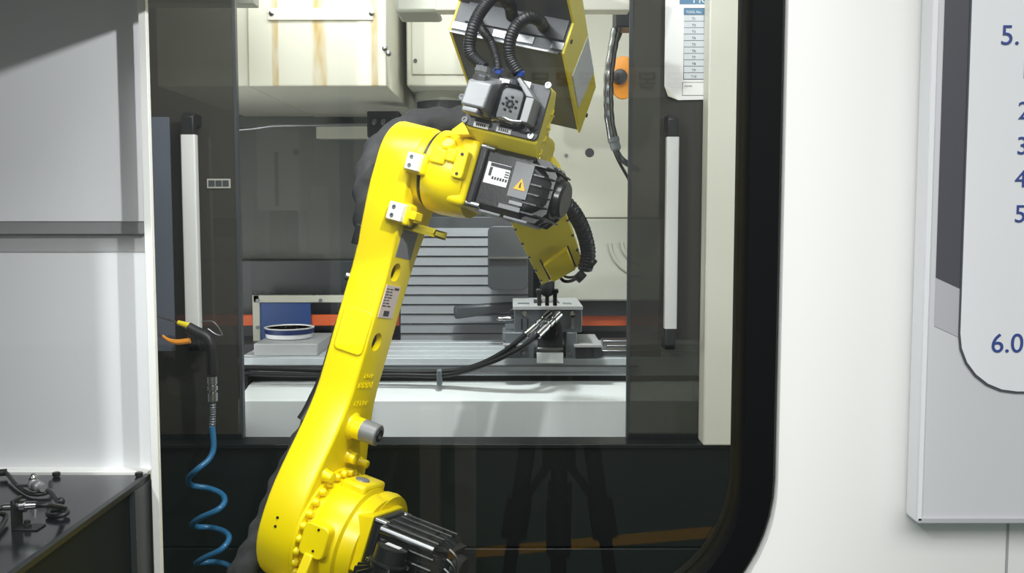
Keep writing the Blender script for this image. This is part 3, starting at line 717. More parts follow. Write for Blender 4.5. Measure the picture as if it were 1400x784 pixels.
# ---- servo motor builder in robot frame: front flange at x0, square size s about (yc,zc)
def motor(x0, yc, zc, s, ln, name, with_label=True, fin_len=.05):
    h = s/2
    body = MB().box((x0, yc-h, zc-h), (x0+.022, yc+h, zc+h)).build(name, 'motor', robot, bevel=.007, seg=3)
    k = h*.96
    def oct_(x, k, c=.16):
        c *= k
        return [(x, yc-k, zc-k+c), (x, yc-k, zc+k-c), (x, yc-k+c, zc+k), (x, yc+k-c, zc+k), (x, yc+k, zc+k-c), (x, yc+k, zc-k+c), (x, yc+k-c, zc-k), (x, yc-k+c, zc-k)]
    MB().loft([oct_(x0+.022, k), oct_(x0+ln, k)]).build('motor_body', 'motor', body, bevel=.003)
    MB().loft([oct_(x0+ln, k*.97, .3), oct_(x0+ln+fin_len*.65, k*.86, .5), oct_(x0+ln+fin_len, k*.66, .6)]).build('end_bell', 'motor', body, bevel=.003)
    MB().lathe((x0+ln+fin_len*.6, yc, zc), (1, 0, 0), [(0, k*.62), (fin_len*.65, k*.6), (fin_len*.75, k*.52), (fin_len*.75, .001)], 28).build('end_cap', 'motor', body)
    # fins on the end bell
    for f in range(6):
        zf = zc-k*.75+f*k*1.5/5
        MB().prism([(x0+ln-.01, yc-k*1.0), (x0+ln+fin_len*.6, yc-k*.98), (x0+ln+fin_len*1.0, yc-k*.72), (x0+ln+fin_len, yc+k*.7), (x0+ln-.01, yc+k*.9)], 2, zf-.0016, zf+.0016).build('fin', 'motor', body)
    for f in range(4):
        yf = yc-k*.7+f*k*1.4/3
        MB().prism([(x0+ln-.01, zc-k*1.0), (x0+ln+fin_len*.6, zc-k*.98), (x0+ln+fin_len*1.0, zc-k*.6), (x0+ln+fin_len, zc+k*.6), (x0+ln+fin_len*.6, zc+k*.98), (x0+ln-.01, zc+k)], 1, yf-.0016, yf+.0016).build('fin', 'motor', body)
    for sy in (-1, 1):
        for sz in (-1, 1):
            MB().lathe((x0+.004, yc+sy*(h-.008), zc+sz*(h-.008)), (1, 0, 0), [(0, .0085), (.03, .0085), (.032, .005)], 14).build('flange_bolt', 'chrome', body)
    if with_label:
        yv = yc-k
        MB().box((x0+.028, yv-.0012, zc-.010), (x0+.080, yv+.001, zc+.034)).build('name_plate', 'paper', body)
        mb = MB()
        mb.box((x0+.035, yv-.0018, zc+.026), (x0+.081, yv, zc+.033)); mb.box((x0+.035, yv-.0018, zc+.006), (x0+.041, yv, zc+.024))
        for i in range(6): mb.box((x0+.044+i*.006, yv-.0018, zc), (x0+.048+i*.006, yv, zc+.006))
        for i in range(3): mb.box((x0+.070, yv-.0018, zc+.009+i*.005), (x0+.079, yv, zc+.0115+i*.005))
        mb.build('print', 'ink', body, smooth=0)
        MB().box((x0+.086, yv-.0016, zc-.025), (x0+.128, yv+.001, zc+.048)).build('warning_plate', 'plategrey', body, bevel=.0008)
        cx, cz, t_ = x0+.109, zc+.002, .013
        MB().prism([(cx-t_, cz-.010), (cx+t_, cz-.010), (cx, cz+.014)], 1, yv-.0026, yv-.001).build('warning_triangle', 'warn', body)
        MB().prism([(cx-.0022, cz-.005), (cx+.002, cz-.006), (cx+.0012, cz+.006), (cx-.001, cz+.005)], 1, yv-.0032, yv-.002).build('warning_symbol', 'ink', body)
        MB().box((x0+.095, yv-.002, zc-.039), (x0+.124, yv+.001, zc-.032)).build('pale_tab', 'zinc', body); MB().box((x0+.075, yv-.0015, zc-.052), (x0+.122, yv+.001, zc-.043)).build('pale_tab', 'plategrey', body)
        for xx in (x0+.03, x0+.09):
            MB().box((xx, yc-k*.95, zc-k-.004), (xx+.052, yc+k*.5, zc-k+.001)).build('under_panel', 'plategrey', body, bevel=.001)
    return body
m3 = motor(XM, -.002, LEN+.004, .137, .122, 'elbow_motor', True, .05)
m3['label'] = 'black finned servo motor with a warning plate'

# ---- forearm rear block with connector plate
YP = -.085
pa = LR(634, 170, 1, YP); pb = LR(757, 125, 1, YP); pc = LR(730, 192, 1, YP)
x0, x1 = pa.x, LR(744, 158, 1, YP).x; z0, z1 = LR(680, 181, 1, YP).z, LR(700, 108, 1, YP).z
side = [LR(px, py, 0, x1) for px, py in ((757, 125), (764, 153), (757, 166), (762, 193), (744, 238))]
ys_ = [p.y for p in side]; print('SIDE', [(round(p.y, 3), round(p.z-LEN, 3)) for p in side], x0, x1, z0-LEN, z1-LEN)
fa = MB().prism([(YP+.004, z1), (YP+.035, z1-.0), (YP+.06, z1-.05), (YP+.05, z1-.07), (YP+.09, z1-.11), (YP+.09, z0-.07), (YP+.05, z0-.09), (YP+.045, z0-.03), (YP+.004, z0-.004)], 0, x0, x1).build('forearm_block', 'yellow_hazed', robot, bevel=.004)
MB().box((x0+.03, YP+.05, LEN-.02), (x1-.05, YP+.28, z1-.06)).build('forearm_housing', 'yellow_hazed', fa, bevel=.02, seg=3)
MB().prism(rrect(x0, z0, x1+.0, z1, .010, 4), 1, YP-.004, YP+.005).build('connector_plate', 'charcoal', fa, bevel=.001)
for px, py in ((632, 133), (636, 164), (726, 186), (750, 117)):
    q = LR(px, py, 1, YP-.004); MB().lathe((q.x, YP-.003, q.z), (0, -1, 0), [(0, .007), (.005, .0065), (.005, .0032), (.002, .003)], 14).build('plate_screw', 'chrome', fa)
# yellow ear rib left of plate
qa, qb, qc, qd = [LR(px, py, 1, YP-.002) for px, py in ((618, 178), (634, 166), (642, 184), (625, 184))]
MB().prism([(p.x, p.z) for p in (qa, qb, qc, qd)], 1, YP-.004, YP+.03).build('rib', 'yellow', fa)
# chevrons on the right side
mb = MB()
for k in range(4):
    q = side[0].lerp(side[4], .28+.15*k); q = Vector((x1, YP+.045, z1-.045-.028*k))
    mb.box((x1-.001, q.y-.010, q.z-.003), (x1+.002, q.y+.010, q.z+.001)); mb.box((x1-.001, q.y-.003, q.z-.012), (x1+.002, q.y+.001, q.z+.010))
mb.build('embossed_marks', 'yellow', fa, bevel=.0006)
# left connector hood
y0 = YP-.004
ca = LR(660, 150, 1, y0); 
hx0 = LR(643, 140, 1, y0-.055).x; hood = MB()
c1 = LR(652, 126, 1, y0-.06)
hood.hexa([(c1.x-.026, y0-.066, c1.z-.03), (c1.x+.026, y0-.066, c1.z-.03), (c1.x+.026, y0-.01, c1.z-.038), (c1.x-.026, y0-.01, c1.z-.038),
           (c1.x-.026, y0-.06, c1.z+.022), (c1.x+.026, y0-.06, c1.z+.022), (c1.x+.026, y0-.01, c1.z+.045), (c1.x-.026, y0-.01, c1.z+.045)])
hood = hood.build('connector_hood', 'zinc', fa, bevel=.004)
MB().box((c1.x-.03, y0-.014, c1.z-.040), (c1.x+.03, y0, c1.z+.045)).build('connector_base', 'charcoal', hood, bevel=.004)
MB().box((c1.x-.02, y0-.066, c1.z-.043), (c1.x+.014, y0-.03, c1.z-.032)).build('hood_latch', 'zinc', hood, bevel=.003)
gl = Vector((c1.x-.008, y0-.040, c1.z+.034)); gd = Vector((0, -.12, 1)).normalized()
MB().lathe(gl-gd*.008, gd, [(0, .019), (.010, .019), (.011, .0165), (.018, .0165), (.019, .018), (.030, .017), (.032, .013)], 8).build('cable_gland', 'chrome', hood)
# right round connector with clear cap and pins
c2_ = LR(697, 144, 1, y0-.03)
cn = MB().prism(rrect(c2_.x-.03, c2_.z-.037, c2_.x+.03, c2_.z+.04, .012, 4), 1, y0-.02, y0).build('pin_connector', 'charcoal', fa, bevel=.003)
MB().prism(rrect(c2_.x-.024, c2_.z-.034, c2_.x+.024, c2_.z+.034, .012, 4), 1, y0-.03, y0-.02).build('pin_insert', 'zinc', cn, bevel=.002)
mb = MB()
for a in range(7):
    for rr in (.0065, .0145):
        aa = 2*PI*a/7+rr*40; mb.cyl((c2_.x+rr*math.cos(aa), y0-.034, c2_.z+.002+rr*math.sin(aa)), (c2_.x+rr*math.cos(aa), y0-.028, c2_.z+.002+rr*math.sin(aa)), .0026, 8)
mb.build('pin_holes', 'ink', cn)
MB().prism(rrect(c2_.x-.029, c2_.z-.036, c2_.x+.029, c2_.z+.04, .012, 4), 1, y0-.045, y0-.018).build('clear_cap', 'clear', cn, bevel=.004)
mb = MB()
lx = c2_.x+.036
mb.box((lx, y0-.05, c2_.z-.03), (lx+.018, y0-.004, c2_.z+.02)); mb.hexa([(lx-.03, y0-.05, c2_.z+.05), (lx-.024, y0-.05, c2_.z+.055), (lx-.024, y0-.004, c2_.z+.055), (lx-.03, y0-.004, c2_.z+.05),
    (lx, y0-.05, c2_.z+.02), (lx+.018, y0-.05, c2_.z+.02), (lx+.018, y0-.004, c2_.z+.02), (lx, y0-.004, c2_.z+.02)])
mb.build('locking_lever', 'zinc', cn, bevel=.002)
MB().tube([(lx+.006, y0-.05, c2_.z-.03), (c2_.x+.02, y0-.050, c2_.z-.033), (c2_.x, y0-.048, c2_.z-.030), (c2_.x-.028, y0-.03, c2_.z-.036)], .003, 8, .006).build('bail_wire', 'steel', cn)
for px, py, s_ in ((658, 171.5, 1), (689, 178.5, 1)):
    q = LR(px, py, 1, y0); pt = MB().box((q.x-.0165, y0-.0015, q.z-.0055), (q.x+.0165, y0+.001, q.z+.0055)).build('connector_tag', 'paper', fa)
    mb = MB(); 
    for i in range(5): mb.box((q.x-.011+i*.0045, y0-.002, q.z-.003), (q.x-.0085+i*.0045, y0, q.z+.003))
    mb.build('print', 'ink', fa, smooth=0)
q = LR(732, 168, 1, y0); MB().prism(rrect(q.x-.012, q.z-.016, q.x+.010, q.z+.010, .009, 4), 1, y0-.002, y0+.001).build('knockout', 'charcoal', fa, bevel=.001); MB().cyl((q.x, y0-.003, q.z-.002), (q.x, y0, q.z-.002), .0048, 10).build('key_hole', 'black', fa)
# blue push fittings with tags
for px, py in ((680, 100), (709, 103)):
    q = LR(px, py, 1, y0-.01); d_ = Vector((.15, -.25, 1)).normalized()
    f = MB().lathe(q, d_, [(0, .0095), (.008, .0105), (.010, .0105), (.012, .008)], 16).build('push_fitting', 'bluefit', fa)
    MB().lathe(q-d_*.04, d_, [(0, .008), (.04, .008)], 12).build('fitting_body', 'charcoal', f)
    MB().box((q.x+.01, q.y-.004, q.z-.022), (q.x+.032, q.y-.003, q.z-.009)).build('white_tag', 'paper', f)

# ---- dark box with yellow cheeks above the forearm
YB = .03
b1 = LR(771, 74, 1, YB); b0 = LR(613, 42, 1, YB); bx0, bx1 = b0.x, b1.x
sp_ = [LR(px, py, 0, bx1) for px, py in ((771, 74), (793, 182), (815, 119), (797, 0), (778, 0), (785, 32))]
poly = [(p.y, p.z) for p in sp_]; print('BOX', bx0, bx1, [(round(a, 3), round(b-LEN, 3)) for a, b in poly])
dz_ = poly[3][1]-poly[2][1]; dy_ = poly[3][0]-poly[2][0]
full = [poly[0], poly[1], poly[2], (poly[2][0]+dy_*1.6, poly[2][1]+dz_*1.6), (poly[4][0]+(poly[4][0]-poly[5][0])*2.5, poly[4][1]+(poly[4][1]-poly[5][1])*2.5), poly[5]]
bx = MB().prism(full, 0, bx1-.006, bx1).build('control_box', 'yellow_hazed', robot, bevel=.001)
bx['label'] = 'dark box with haze-paled yellow cheeks above the forearm'
MB().prism(full, 0, bx0, bx0+.006).build('cheek', 'yellow_hazed', bx, bevel=.001)
def inset(poly, d):
    cx = sum(p[0] for p in poly)/len(poly); cz = sum(p[1] for p in poly)/len(poly)
    return [(p[0]+(cx-p[0])*d, p[1]+(cz-p[1])*d) for p in poly]
MB().prism(inset(full, .03), 0, bx0+.006, bx1-.006).build('cover', 'boxdark', bx)
# bright folded lip along the front edge
e0, e1 = Vector((0, *full[0])), Vector((0, *full[5])); up = (e1-e0).normalized()
MB().box((bx0+.004, full[0][0]-.003, full[0][1]-.003), (bx1-.012, full[0][0]+.004, full[0][1]+.001)).build('edge_lip', 'steel', bx)
for fa_, fb in ((.02, .26), (.38, .52), (.58, .73), (.88, .98)):
    xa = bx0+(bx1-bx0)*fa_; xb = bx0+(bx1-bx0)*fb
    v = [(xa, *(e0+up*.008)[1:]), (xb, *(e0+up*.008)[1:]), (xb, *(e0+up*.024)[1:]), (xa, *(e0+up*.024)[1:])]
    off = Vector((0, -.003, -.001))
    MB().hexa([Vector(v[0])+off, Vector(v[1])+off, Vector(v[1])-off*3, Vector(v[0])-off*3, Vector(v[3])+off, Vector(v[2])+off, Vector(v[2])-off*3, Vector(v[3])-off*3]).build('lip_tab', 'steel', bx, smooth=0)
v0 = e0+up*.03; v1 = e0+up*.30; off = Vector((0, -.006, -.002))
MB().hexa([Vector((bx0+.03, *v0[1:]))+off, Vector((bx1-.01, *v0[1:]))+off, Vector((bx1-.01, *v0[1:]))-off, Vector((bx0+.03, *v0[1:]))-off,
           Vector((bx0+.03, *v1[1:]))+off, Vector((bx1-.01, *v1[1:]))+off, Vector((bx1-.01, *v1[1:]))-off, Vector((bx0+.03, *v1[1:]))-off]).build('upper_panel', 'boxdark', bx)
# label plate on yellow cheek
lpv = [LR(px, py, 0, bx1) for px, py in ((803, 50), (782, 104), (790, 148), (811, 98))]
MB().prism([(p.y, p.z) for p in lpv], 0, bx1, bx1+.002).build('cheek_label', 'papercell', bx, smooth=0)
for px, py in ((781, 57), (802, 158)):
    q = LR(px, py, 0, bx1); MB().cyl((bx1-.001, q.y, q.z), (bx1+.0015, q.y, q.z), .005, 12).build('cheek_hole', 'black', bx)
# corrugated hoses from plate to the box
def chose(pts, r, n, parent=bx):
    return MB().tube(pts, r, 14, .0013, rf=lambda L, a, i: r+.0006*math.sin(L*2*PI/.0055)).build(n, 'black', parent)
yh = y0-.045
chose([gl+gd*.02, LR(643, 72, 1, yh), LR(646, 40, 1, yh-.01), LR(660, 12, 1, yh), LR(680, -6, 1, yh+.02), LR(696, 6, 1, yh+.05), LR(700, 24, 1, YB+.02)], .0125, 'corrugated_hose')
chose([LR(709, 100, 1, y0-.015), LR(698, 80, 1, y0-.02), LR(697, 58, 1, y0-.03), LR(706, 36, 1, y0-.03), LR(722, 24, 1, y0-.02), LR(737, 28, 1, y0+.02), LR(744, 38, 1, YB+.02)], .0125, 'corrugated_hose')
chose([LR(681, 98, 1, y0-.015), LR(680, 85, 1, y0-.01), LR(672, 60, 1, y0), LR(658, 38, 1, y0+.02), LR(650, 22, 1, YB+.015)], .009, 'corrugated_hose')
for px, py, r_ in ((699, 22, .019), (745, 36, .017), (649, 20, .016)):
    q = LR(px, py, 1, YB+.02); MB().lathe(q+Vector((0, .01, .004)), (0, -.8, -.3), [(0, r_), (.012, r_), (.014, r_*.85), (.014, r_*.6)], 20).build('grommet', 'black', bx)

# ---- forearm tube and wrist reaching into the machine
wr = [LW(*p) for p in ((697, 302, 2.66), (766, 266, 2.62), (797, 362, 2.80), (741, 390, 2.84))]
nrm = (wr[1]-wr[0]).cross(wr[3]-wr[0]).normalized()
if nrm.y < 0: nrm = -nrm
def quad_slab(v, d0, d1):
    return MB().hexa([v[3]+nrm*d0, v[2]+nrm*d0, v[2]+nrm*d1, v[3]+nrm*d1, v[0]+nrm*d0, v[1]+nrm*d0, v[1]+nrm*d1, v[0]+nrm*d1])
wrist = quad_slab(wr, .006, .09).build('wrist_unit', 'yellow', robot, bevel=.006)
cv = [wr[0].lerp(wr[2], .05), wr[1].lerp(wr[3], .05), wr[2].lerp(wr[0], .04), wr[3].lerp(wr[1], .04)]
quad_slab(wr, 0, .007).build('wrist_cover', 'yellow_hazed', wrist, bevel=.002)
for (i, j) in ((0, 3), (1, 2)):
    for t in (.12, .34, .56, .78, .95):
        q = wr[i].lerp(wr[j], t).lerp(wr[j].lerp(wr[i], 1-t), 0); c_ = (wr[0]+wr[1]+wr[2]+wr[3])/4
        q = q.lerp(c_, .04); MB().lathe(q+nrm*.002, -nrm, [(0, .0045), (.005, .004), (.006, .002)], 10).build('cover_screw', 'chrome', wrist)
# raised lower block of cover
def bil(u, v): return wr[0].lerp(wr[1], u).lerp(wr[3].lerp(wr[2], u), v)
blk = [bil(.22, .72), bil(.80, .66), bil(.82, .98), bil(.26, 1.0)]
quad_slab(blk, -.012, .004).build('wrist_block', 'yellow', wrist, bevel=.003)
for u in (.2, .82):
    s_ = [bil(u-.015, .66), bil(u+.015, .66), bil(u+.03, .97), bil(u, .97)]; quad_slab(s_, -.002, .004).build('cover_slot', 'black', wrist)
fc0 = Vector(((x0+x1)/2+.0, YP+.25, LEN+.045)); fc1 = (wr[0]+wr[1])/2+nrm*.05
MB().cyl(fc0, fc1+(wr[3]-wr[0])*.15, .075, 28, .06).build('forearm_tube', 'yellow_hazed', fa)
# black cable bundle on the right of the wrist
MB().tube([LW(768, 272, 2.68), LW(784, 290, 2.70), LW(797, 315, 2.74), LW(804, 345, 2.78), LW(800, 368, 2.8)], .021, 14, .003, rf=lambda L, a, i: .021+.0015*math.sin(L*2*PI/.011)).build('wrist_hose', 'black', wrist)
MB().tube([LW(800, 362, 2.8), LW(792, 376, 2.82), LW(782, 384, 2.84), LW(770, 384, 2.85), LW(762, 372, 2.85)], .005, 8, .008).build('wrist_cable', 'black', wrist)
MB().tube([LW(802, 362, 2.8), LW(795, 372, 2.82), LW(784, 379, 2.84), LW(772, 378, 2.85), LW(765, 368, 2.85)], .004, 8, .008).build('wrist_cable', 'black', wrist)
for a_, b_ in (((799, 352), (812, 363)), ((789, 374), (797, 382))):
    pA = LW(a_[0], a_[1], 2.79); pB = LW(b_[0], b_[1], 2.79); MB().cyl(pA, pB, .016, 10).build('cable_clamp', 'black', wrist)
# gripper
gt = LW(749, 386, 2.92); gz = Ri.to_3x3() @ Vector((0, 0, -1)); gx = Ri.to_3x3() @ Vector((1, 0, 0)); gy = Ri.to_3x3() @ Vector((0, 1, 0))
GM = Matrix((gx, gy, -gz)).transposed().to_4x4(); GM.translation = LW(748, 398, 3.0)
g = MB().cyl(GM @ Vector((0, -.06, .05)), GM @ Vector((0, 0, .0)), .022, 18).build('gripper', 'black', robot)
MB().box((-.034, -.02, -.006), (.034, .02, .006), GM).build('gripper_plate', 'black', g, bevel=.002)
for sx in (-.024, .0, .024):
    MB().box((sx-.006, -.012, -.045), (sx+.006, .012, -.004), GM).build('gripper_finger', 'black', g, bevel=.002)

# ---- J2 hub: bolted ring, drum and shoulder motor
ring = MB().lathe((-.002, 0, 0), (1, 0, 0), [(0, .137), (.008, .137), (.010, .118), (.05, .118)], 48).build('bolt_ring', 'yellow', robot)
for k in range(30):
    a = 2*PI*k/30; MB().lathe((.004, .128*math.cos(a), .128*math.sin(a)), (1, 0, 0), [(0, .0095), (.007, .0095), (.013, .006), (.014, .002)], 10).build('ring_bolt', 'yellow', ring)
drum = MB().lathe((.020, 0, 0), (1, 0, 0), [(0, .112), (.003, .119), (.012, .121), (.055, .121), (.066, .118), (.070, .108), (.10, .104)], 56).build('shoulder_housing', 'yellow', robot)
q = LR(437, 738, 1, -.118)
MB().prism(rrect(q.x-.030, q.z-.034, q.x+.028, q.z+.034, .012, 4), 1, -.142, -.09).build('cover_pad', 'yellow', drum, bevel=.003)
for px, py in ((436, 725), (428, 754)):
    h_ = LR(px, py, 1, -.142); MB().cyl((h_.x, -.1435, h_.z), (h_.x, -.138, h_.z), .0028, 8).build('tapped_hole', 'black', drum)
MB().box((.026, -.05, .085), (.085, .05, .128)).build('top_block', 'yellow', drum, bevel=.008, seg=3)
MB().lathe((.055, -.01, .127), (0, 0, 1), [(0, .016), (.004, .015), (.005, .008)], 14).build('top_plug', 'zinc', drum)
MB().lathe((.092, .035, .0), (1, 0, 0), [(0, .11), (.018, .112), (.03, .108), (.032, .09), (.045, .088)], 48).build('side_lobe', 'yellow', drum)
XS = .142; q = LR(511, 706, 0, XS); MS = .124
yc_, zc2_ = q.y+MS/2, q.z-MS/2
MB().hexa([(.085, yc_-MS/2+.015, zc2_-MS/2), (XS, yc_-MS/2, zc2_-MS/2), (XS, yc_+MS/2+.02, zc2_-MS/2), (.085, yc_+MS/2, zc2_-MS/2),
           (.085, yc_-MS/2+.03, zc2_+MS/2-.02), (XS, yc_-MS/2, zc2_+MS/2), (XS, yc_+MS/2+.02, zc2_+MS/2), (.085, yc_+MS/2, zc2_+MS/2-.01)]).build('motor_mount', 'yellow', drum, bevel=.004, seg=3)
q2 = LR(470, 672, 1, -.10)
MB().hexa([(.068, -.112, .02), (.10, -.10, .02), (.10, -.04, .02), (.068, -.04, .02), (.068, -.085, .085), (.10, -.07, .078), (.10, -.03, .078), (.068, -.03, .085)]).build('rib_gusset', 'yellow', drum, bevel=.004)
qr0 = LR(425, 757, 1, -.135); qr1 = LR(408, 800, 1, -.150)
MB().hexa([(qr1.x-.012, -.16, qr1.z), (qr1.x+.012, -.16, qr1.z), (qr1.x+.012, -.11, qr1.z), (qr1.x-.012, -.11, qr1.z),
           (qr0.x-.010, -.145, qr0.z), (qr0.x+.010, -.145, qr0.z), (qr0.x+.010, -.10, qr0.z), (qr0.x-.010, -.10, qr0.z)]).build('diagonal_rib', 'yellow', drum, bevel=.003)
m2 = motor(XS, yc_+.002, zc2_, MS-.004, .12, 'shoulder_motor', False, .055); m2['label'] = 'glossy black shoulder motor'
yf = yc_-MS/2
for zz, yy in ((zc2_+.056, yf+.004), (zc2_+.024, yf-.001), (zc2_+.002, yf-.001)):
    MB().cyl((XS+.03, yy, zz), (XS+.15, yy, zz), .0035, 8).build('cooling_rib', 'motor', m2)
for yy in (yf+.03, yf+.07, yf+.1):
    MB().cyl((XS+.03, yy, zc2_+MS/2-.001), (XS+.15, yy, zc2_+MS/2-.001), .0025, 8).build('cooling_rib', 'motor', m2)
MB().cyl((XS+.024, yf+.002, zc2_+.042), (XS+.145, yf+.002, zc2_+.042), .0085, 16).build('tie_rod', 'steel', m2)
for dz in (.0, -.02, .02):
    MB().tube([(XS+.17, yf+.02, zc2_+.03+dz), (XS+.19, yf+.018, zc2_+.02+dz), (XS+.20, yf+.016, zc2_-.01+dz), (XS+.19, yf+.01, zc2_-.04+dz)], .0035, 8, .008).build('motor_cable', 'motor', m2)
# upright motor in front
q = LR(537, 748, 1, -.13)
m1 = MB().lathe((q.x, -.13, q.z+.002), (0, 0, -1), [(0, .028), (.002, .032), (.03, .033), (.032, .04), (.036, .04), (.04, .034), (.16, .034)], 30).build('base_motor', 'motor', robot)
MB().box((q.x-.014, -.138, q.z+.002), (q.x+.018, -.124, q.z+.003)).build('small_label', 'paper', m1)
for k in range(14):
    a = 2*PI*k/14; d_ = Vector((math.cos(a), math.sin(a), 0)); n_ = Vector((-d_.y, d_.x, 0))*.002; c_ = Vector((q.x, -.13, q.z-.045))
    A0, A1 = c_+d_*.03, c_+d_*.062
    MB().hexa([A0-n_+Vector((0, 0, -.1)), A1-n_+Vector((0, 0, -.1)), A1+n_+Vector((0, 0, -.1)), A0+n_+Vector((0, 0, -.1)), A0-n_, A1-n_+Vector((0, 0, -.01)), A1+n_+Vector((0, 0, -.01)), A0+n_]).build('fin', 'motor', m1)
for k in range(4):
    a = 2*PI*k/4+.5; MB().lathe((q.x+.04*math.cos(a), -.13+.04*math.sin(a), q.z-.038), (0, 0, 1), [(0, .005), (.006, .005), (.007, .002)], 10).build('motor_bolt', 'chrome', m1)
# turret and pedestal below the frame
MB().lathe((.06, .0, -.12), (0, 0, -1), [(0, .10), (.05, .15), (.2, .16), (.22, .18), (.28, .18)], 36).build('turret', 'yellow', robot)
pz = Ri @ Vector((J2.x+.1, J2.y, 0)); pt_ = Vector((.06, 0, -.38))
MB().cyl(pt_, pz, .17, 32, .22).build('pedestal', 'dgrey', robot)

# ---- cloth sleeved cable hose behind the arm
def sleeve(pts, r, name):
    P = [LW(*p) for p in pts]
    return MB().tube(P, r, 18, .008, rf=lambda L, a, i: r*(1+.09*math.sin(L*115+2.2*math.sin(a*2))+.05*math.sin(L*60+a*3)+.03*math.sin(a*5+L*31))).build(name, 'cloth', robot, smooth=60)
sleeve([(648, 165, 2.32), (620, 166, 2.33), (580, 168, 2.34), (545, 182, 2.34), (518, 206, 2.33), (505, 240, 2.31), (503, 290, 2.29), (508, 350, 2.28), (480, 450, 2.26), (440, 560, 2.24), (395, 650, 2.22), (365, 720, 2.2), (330, 790, 2.18)], .033, 'cable_sleeve')['label'] = 'dark cloth cable sleeve'

# ================================================================== AIR GUN AND COILED HOSE
YA = 2.42
r = empty('air_gun', at(275, 462, YA), 'black air blow gun with a yellow tip and orange lever hung below the left handle', 'air gun'); o = r.location
MB().cyl(at(214, 432, YA)-o, at(244, 442, YA)-o, .0022, 8).build('nozzle_tube', 'chrome', r)
MB().cyl(at(243, 441, YA)-o, at(259, 446, YA)-o, .0055, 12, .008).build('yellow_tip', 'ytip', r)
MB().tube([at(*p)-o for p in ((222, 459, YA), (230, 465, YA), (243, 468, YA), (260, 466, YA))], .0055, 8, .006, rf=lambda L, a, i: .003+.004*min(1, L/.04)).build('lever', 'amber', r)
MB().tube([at(*p)-o for p in ((257, 448, YA), (270, 455, YA), (284, 462, YA), (289, 480, YA), (290, 512, YA))], .014, 12, .01).build('body', 'black', r)
MB().tube([at(*p)-o for p in ((276, 440, YA), (292, 441, YA), (304, 458, YA), (296, 458, YA), (284, 450, YA))], .002, 6, .006).build('hanger_wire', 'steel', r)
r = empty('coiled_air_hose', at(290, 516, YA), 'blue coiled air hose with a silver coupling hanging below the air gun', 'hose'); o = r.location
c0 = at(290, 515, YA)-o; c1_ = at(291, 550, YA)-o
MB().lathe(c0, c1_-c0, [(0, .0125), (.018, .0125), (.019, .010), (.022, .010), (.023, .013), (.034, .013), (.035, .009), (.039, .009), (.04, .012), (.062, .012)], 16).build('coupling', 'chrome', r)
MB().tube([c1_, at(291, 570, YA)-o, at(290, 587, YA)-o], .008, 12, .0015, rf=lambda L, a, i: .0072+.0012*math.sin(L*2*PI/.006)).build('spring_guard', 'darksteel', r)
pts = [(290, 584, 0), (292, 612, 0), (286, 628, -.01), (270, 642, -.03), (258, 654, 0), (262, 664, .03), (285, 668, .045), (303, 676, .02), (307, 687, -.02), (297, 698, -.045), (275, 708, -.03), (263, 717, 0), (270, 721, .03),
       (290, 722, .045), (308, 728, .02), (313, 738, -.02), (302, 752, -.045), (280, 763, -.03), (268, 771, 0), (276, 770, .03), (295, 769, .04), (312, 774, .02), (318, 786, -.02), (305, 800, -.03), (285, 815, 0)]
MB().tube([at(a, b, YA-.03+c)-o for a, b, c in pts], .0072, 12, .006).build('hose', 'blue', r)
# dark lumps under the left door: coolant tray with small bits
q = at(255, 545, 2.9)
tag(MB().hexa([at(205, 598, 2.75), at(300, 598, 2.75), at(300, 598, 3.1), at(205, 598, 3.1), at(205, 560, 2.75), at(300, 572, 2.75), at(300, 560, 3.1), at(205, 535, 3.1)]).build('sloped_guard', 'dgrey', bevel=.01), 'dark sloped chip guard seen through the left tinted door', 'guard')

# ================================================================== SMALL THINGS ON THE CABINET
zc_ = ZCAB
def onc(px, py): 
    d = ray(px, py); return CAM+d*((zc_-HC)/d.z)
for i, (px, l_) in enumerate(((77, 'black knurled screw at the middle of the cabinet back edge'), (190, 'black knurled screw at the back corner of the cabinet beside the post'))):
    q = at(px, 652, 1.955); q.z = zc_
    r = empty('knurled_screw', q, l_, 'screw', 'black screws along the cabinet back')
    MB().lathe((0, 0, 0), (0, 0, 1), [(0, .006), (.003, .006)], 14).build('shank', 'black', r)
    MB().lathe((0, 0, .002), (0, 0, 1), [(0, .007), (.001, .008), (.007, .008), (.008, .006)], 12).build('head', 'motor', r)
# upper sensor with cable
q = onc(58, 680); r = empty('cable_sensor', q, 'black cable with a grey and silver plug nearest the white partition', 'sensor'); o = r.location
MB().tube([onc(-10, 655)-o+Vector((0, 0, .012)), onc(8, 655)-o+Vector((0, 0, .012)), onc(22, 668)-o+Vector((0, 0, .008)), onc(42, 680)-o+Vector((0, 0, .006)), onc(66, 679)-o+Vector((0, 0, .008)), onc(70, 670)-o+Vector((0, 0, .015))], .0042, 10, .006).build('cable', 'black', r)
MB().cyl(onc(0, 655)-o+Vector((0, 0, .012)), onc(10, 654)-o+Vector((0, 0, .012)), .007, 10).build('cable_gland', 'black', r)
pA = onc(44, 676)-o+Vector((0, 0, .02)); pB = onc(66, 684)-o+Vector((0, 0, .018))
MB().lathe(pA, pB-pA, [(0, .007), (.006, .012), (.012, .012), (.014, .009), (.03, .0105), (.034, .007), (.044, .007)], 14).build('plug', 'zinc', r)
MB().lathe(pA+Vector((.0, 0, .008)), Vector((.3, -.2, .3)), [(0, .006), (.012, .007), (.014, .004)], 12).build('plug_nut', 'chrome', r)
MB().box(pA+Vector((-.03, -.004, -.006)), pA+Vector((-.004, .004, -.001))).build('plug_tab', 'dgrey', r, bevel=.001)
MB().tube([pB, pB+Vector((.012, -.012, 0)), onc(82, 695)-o+Vector((0, 0, .008))], .005, 8, .006).build('strain_relief', 'motor', r)
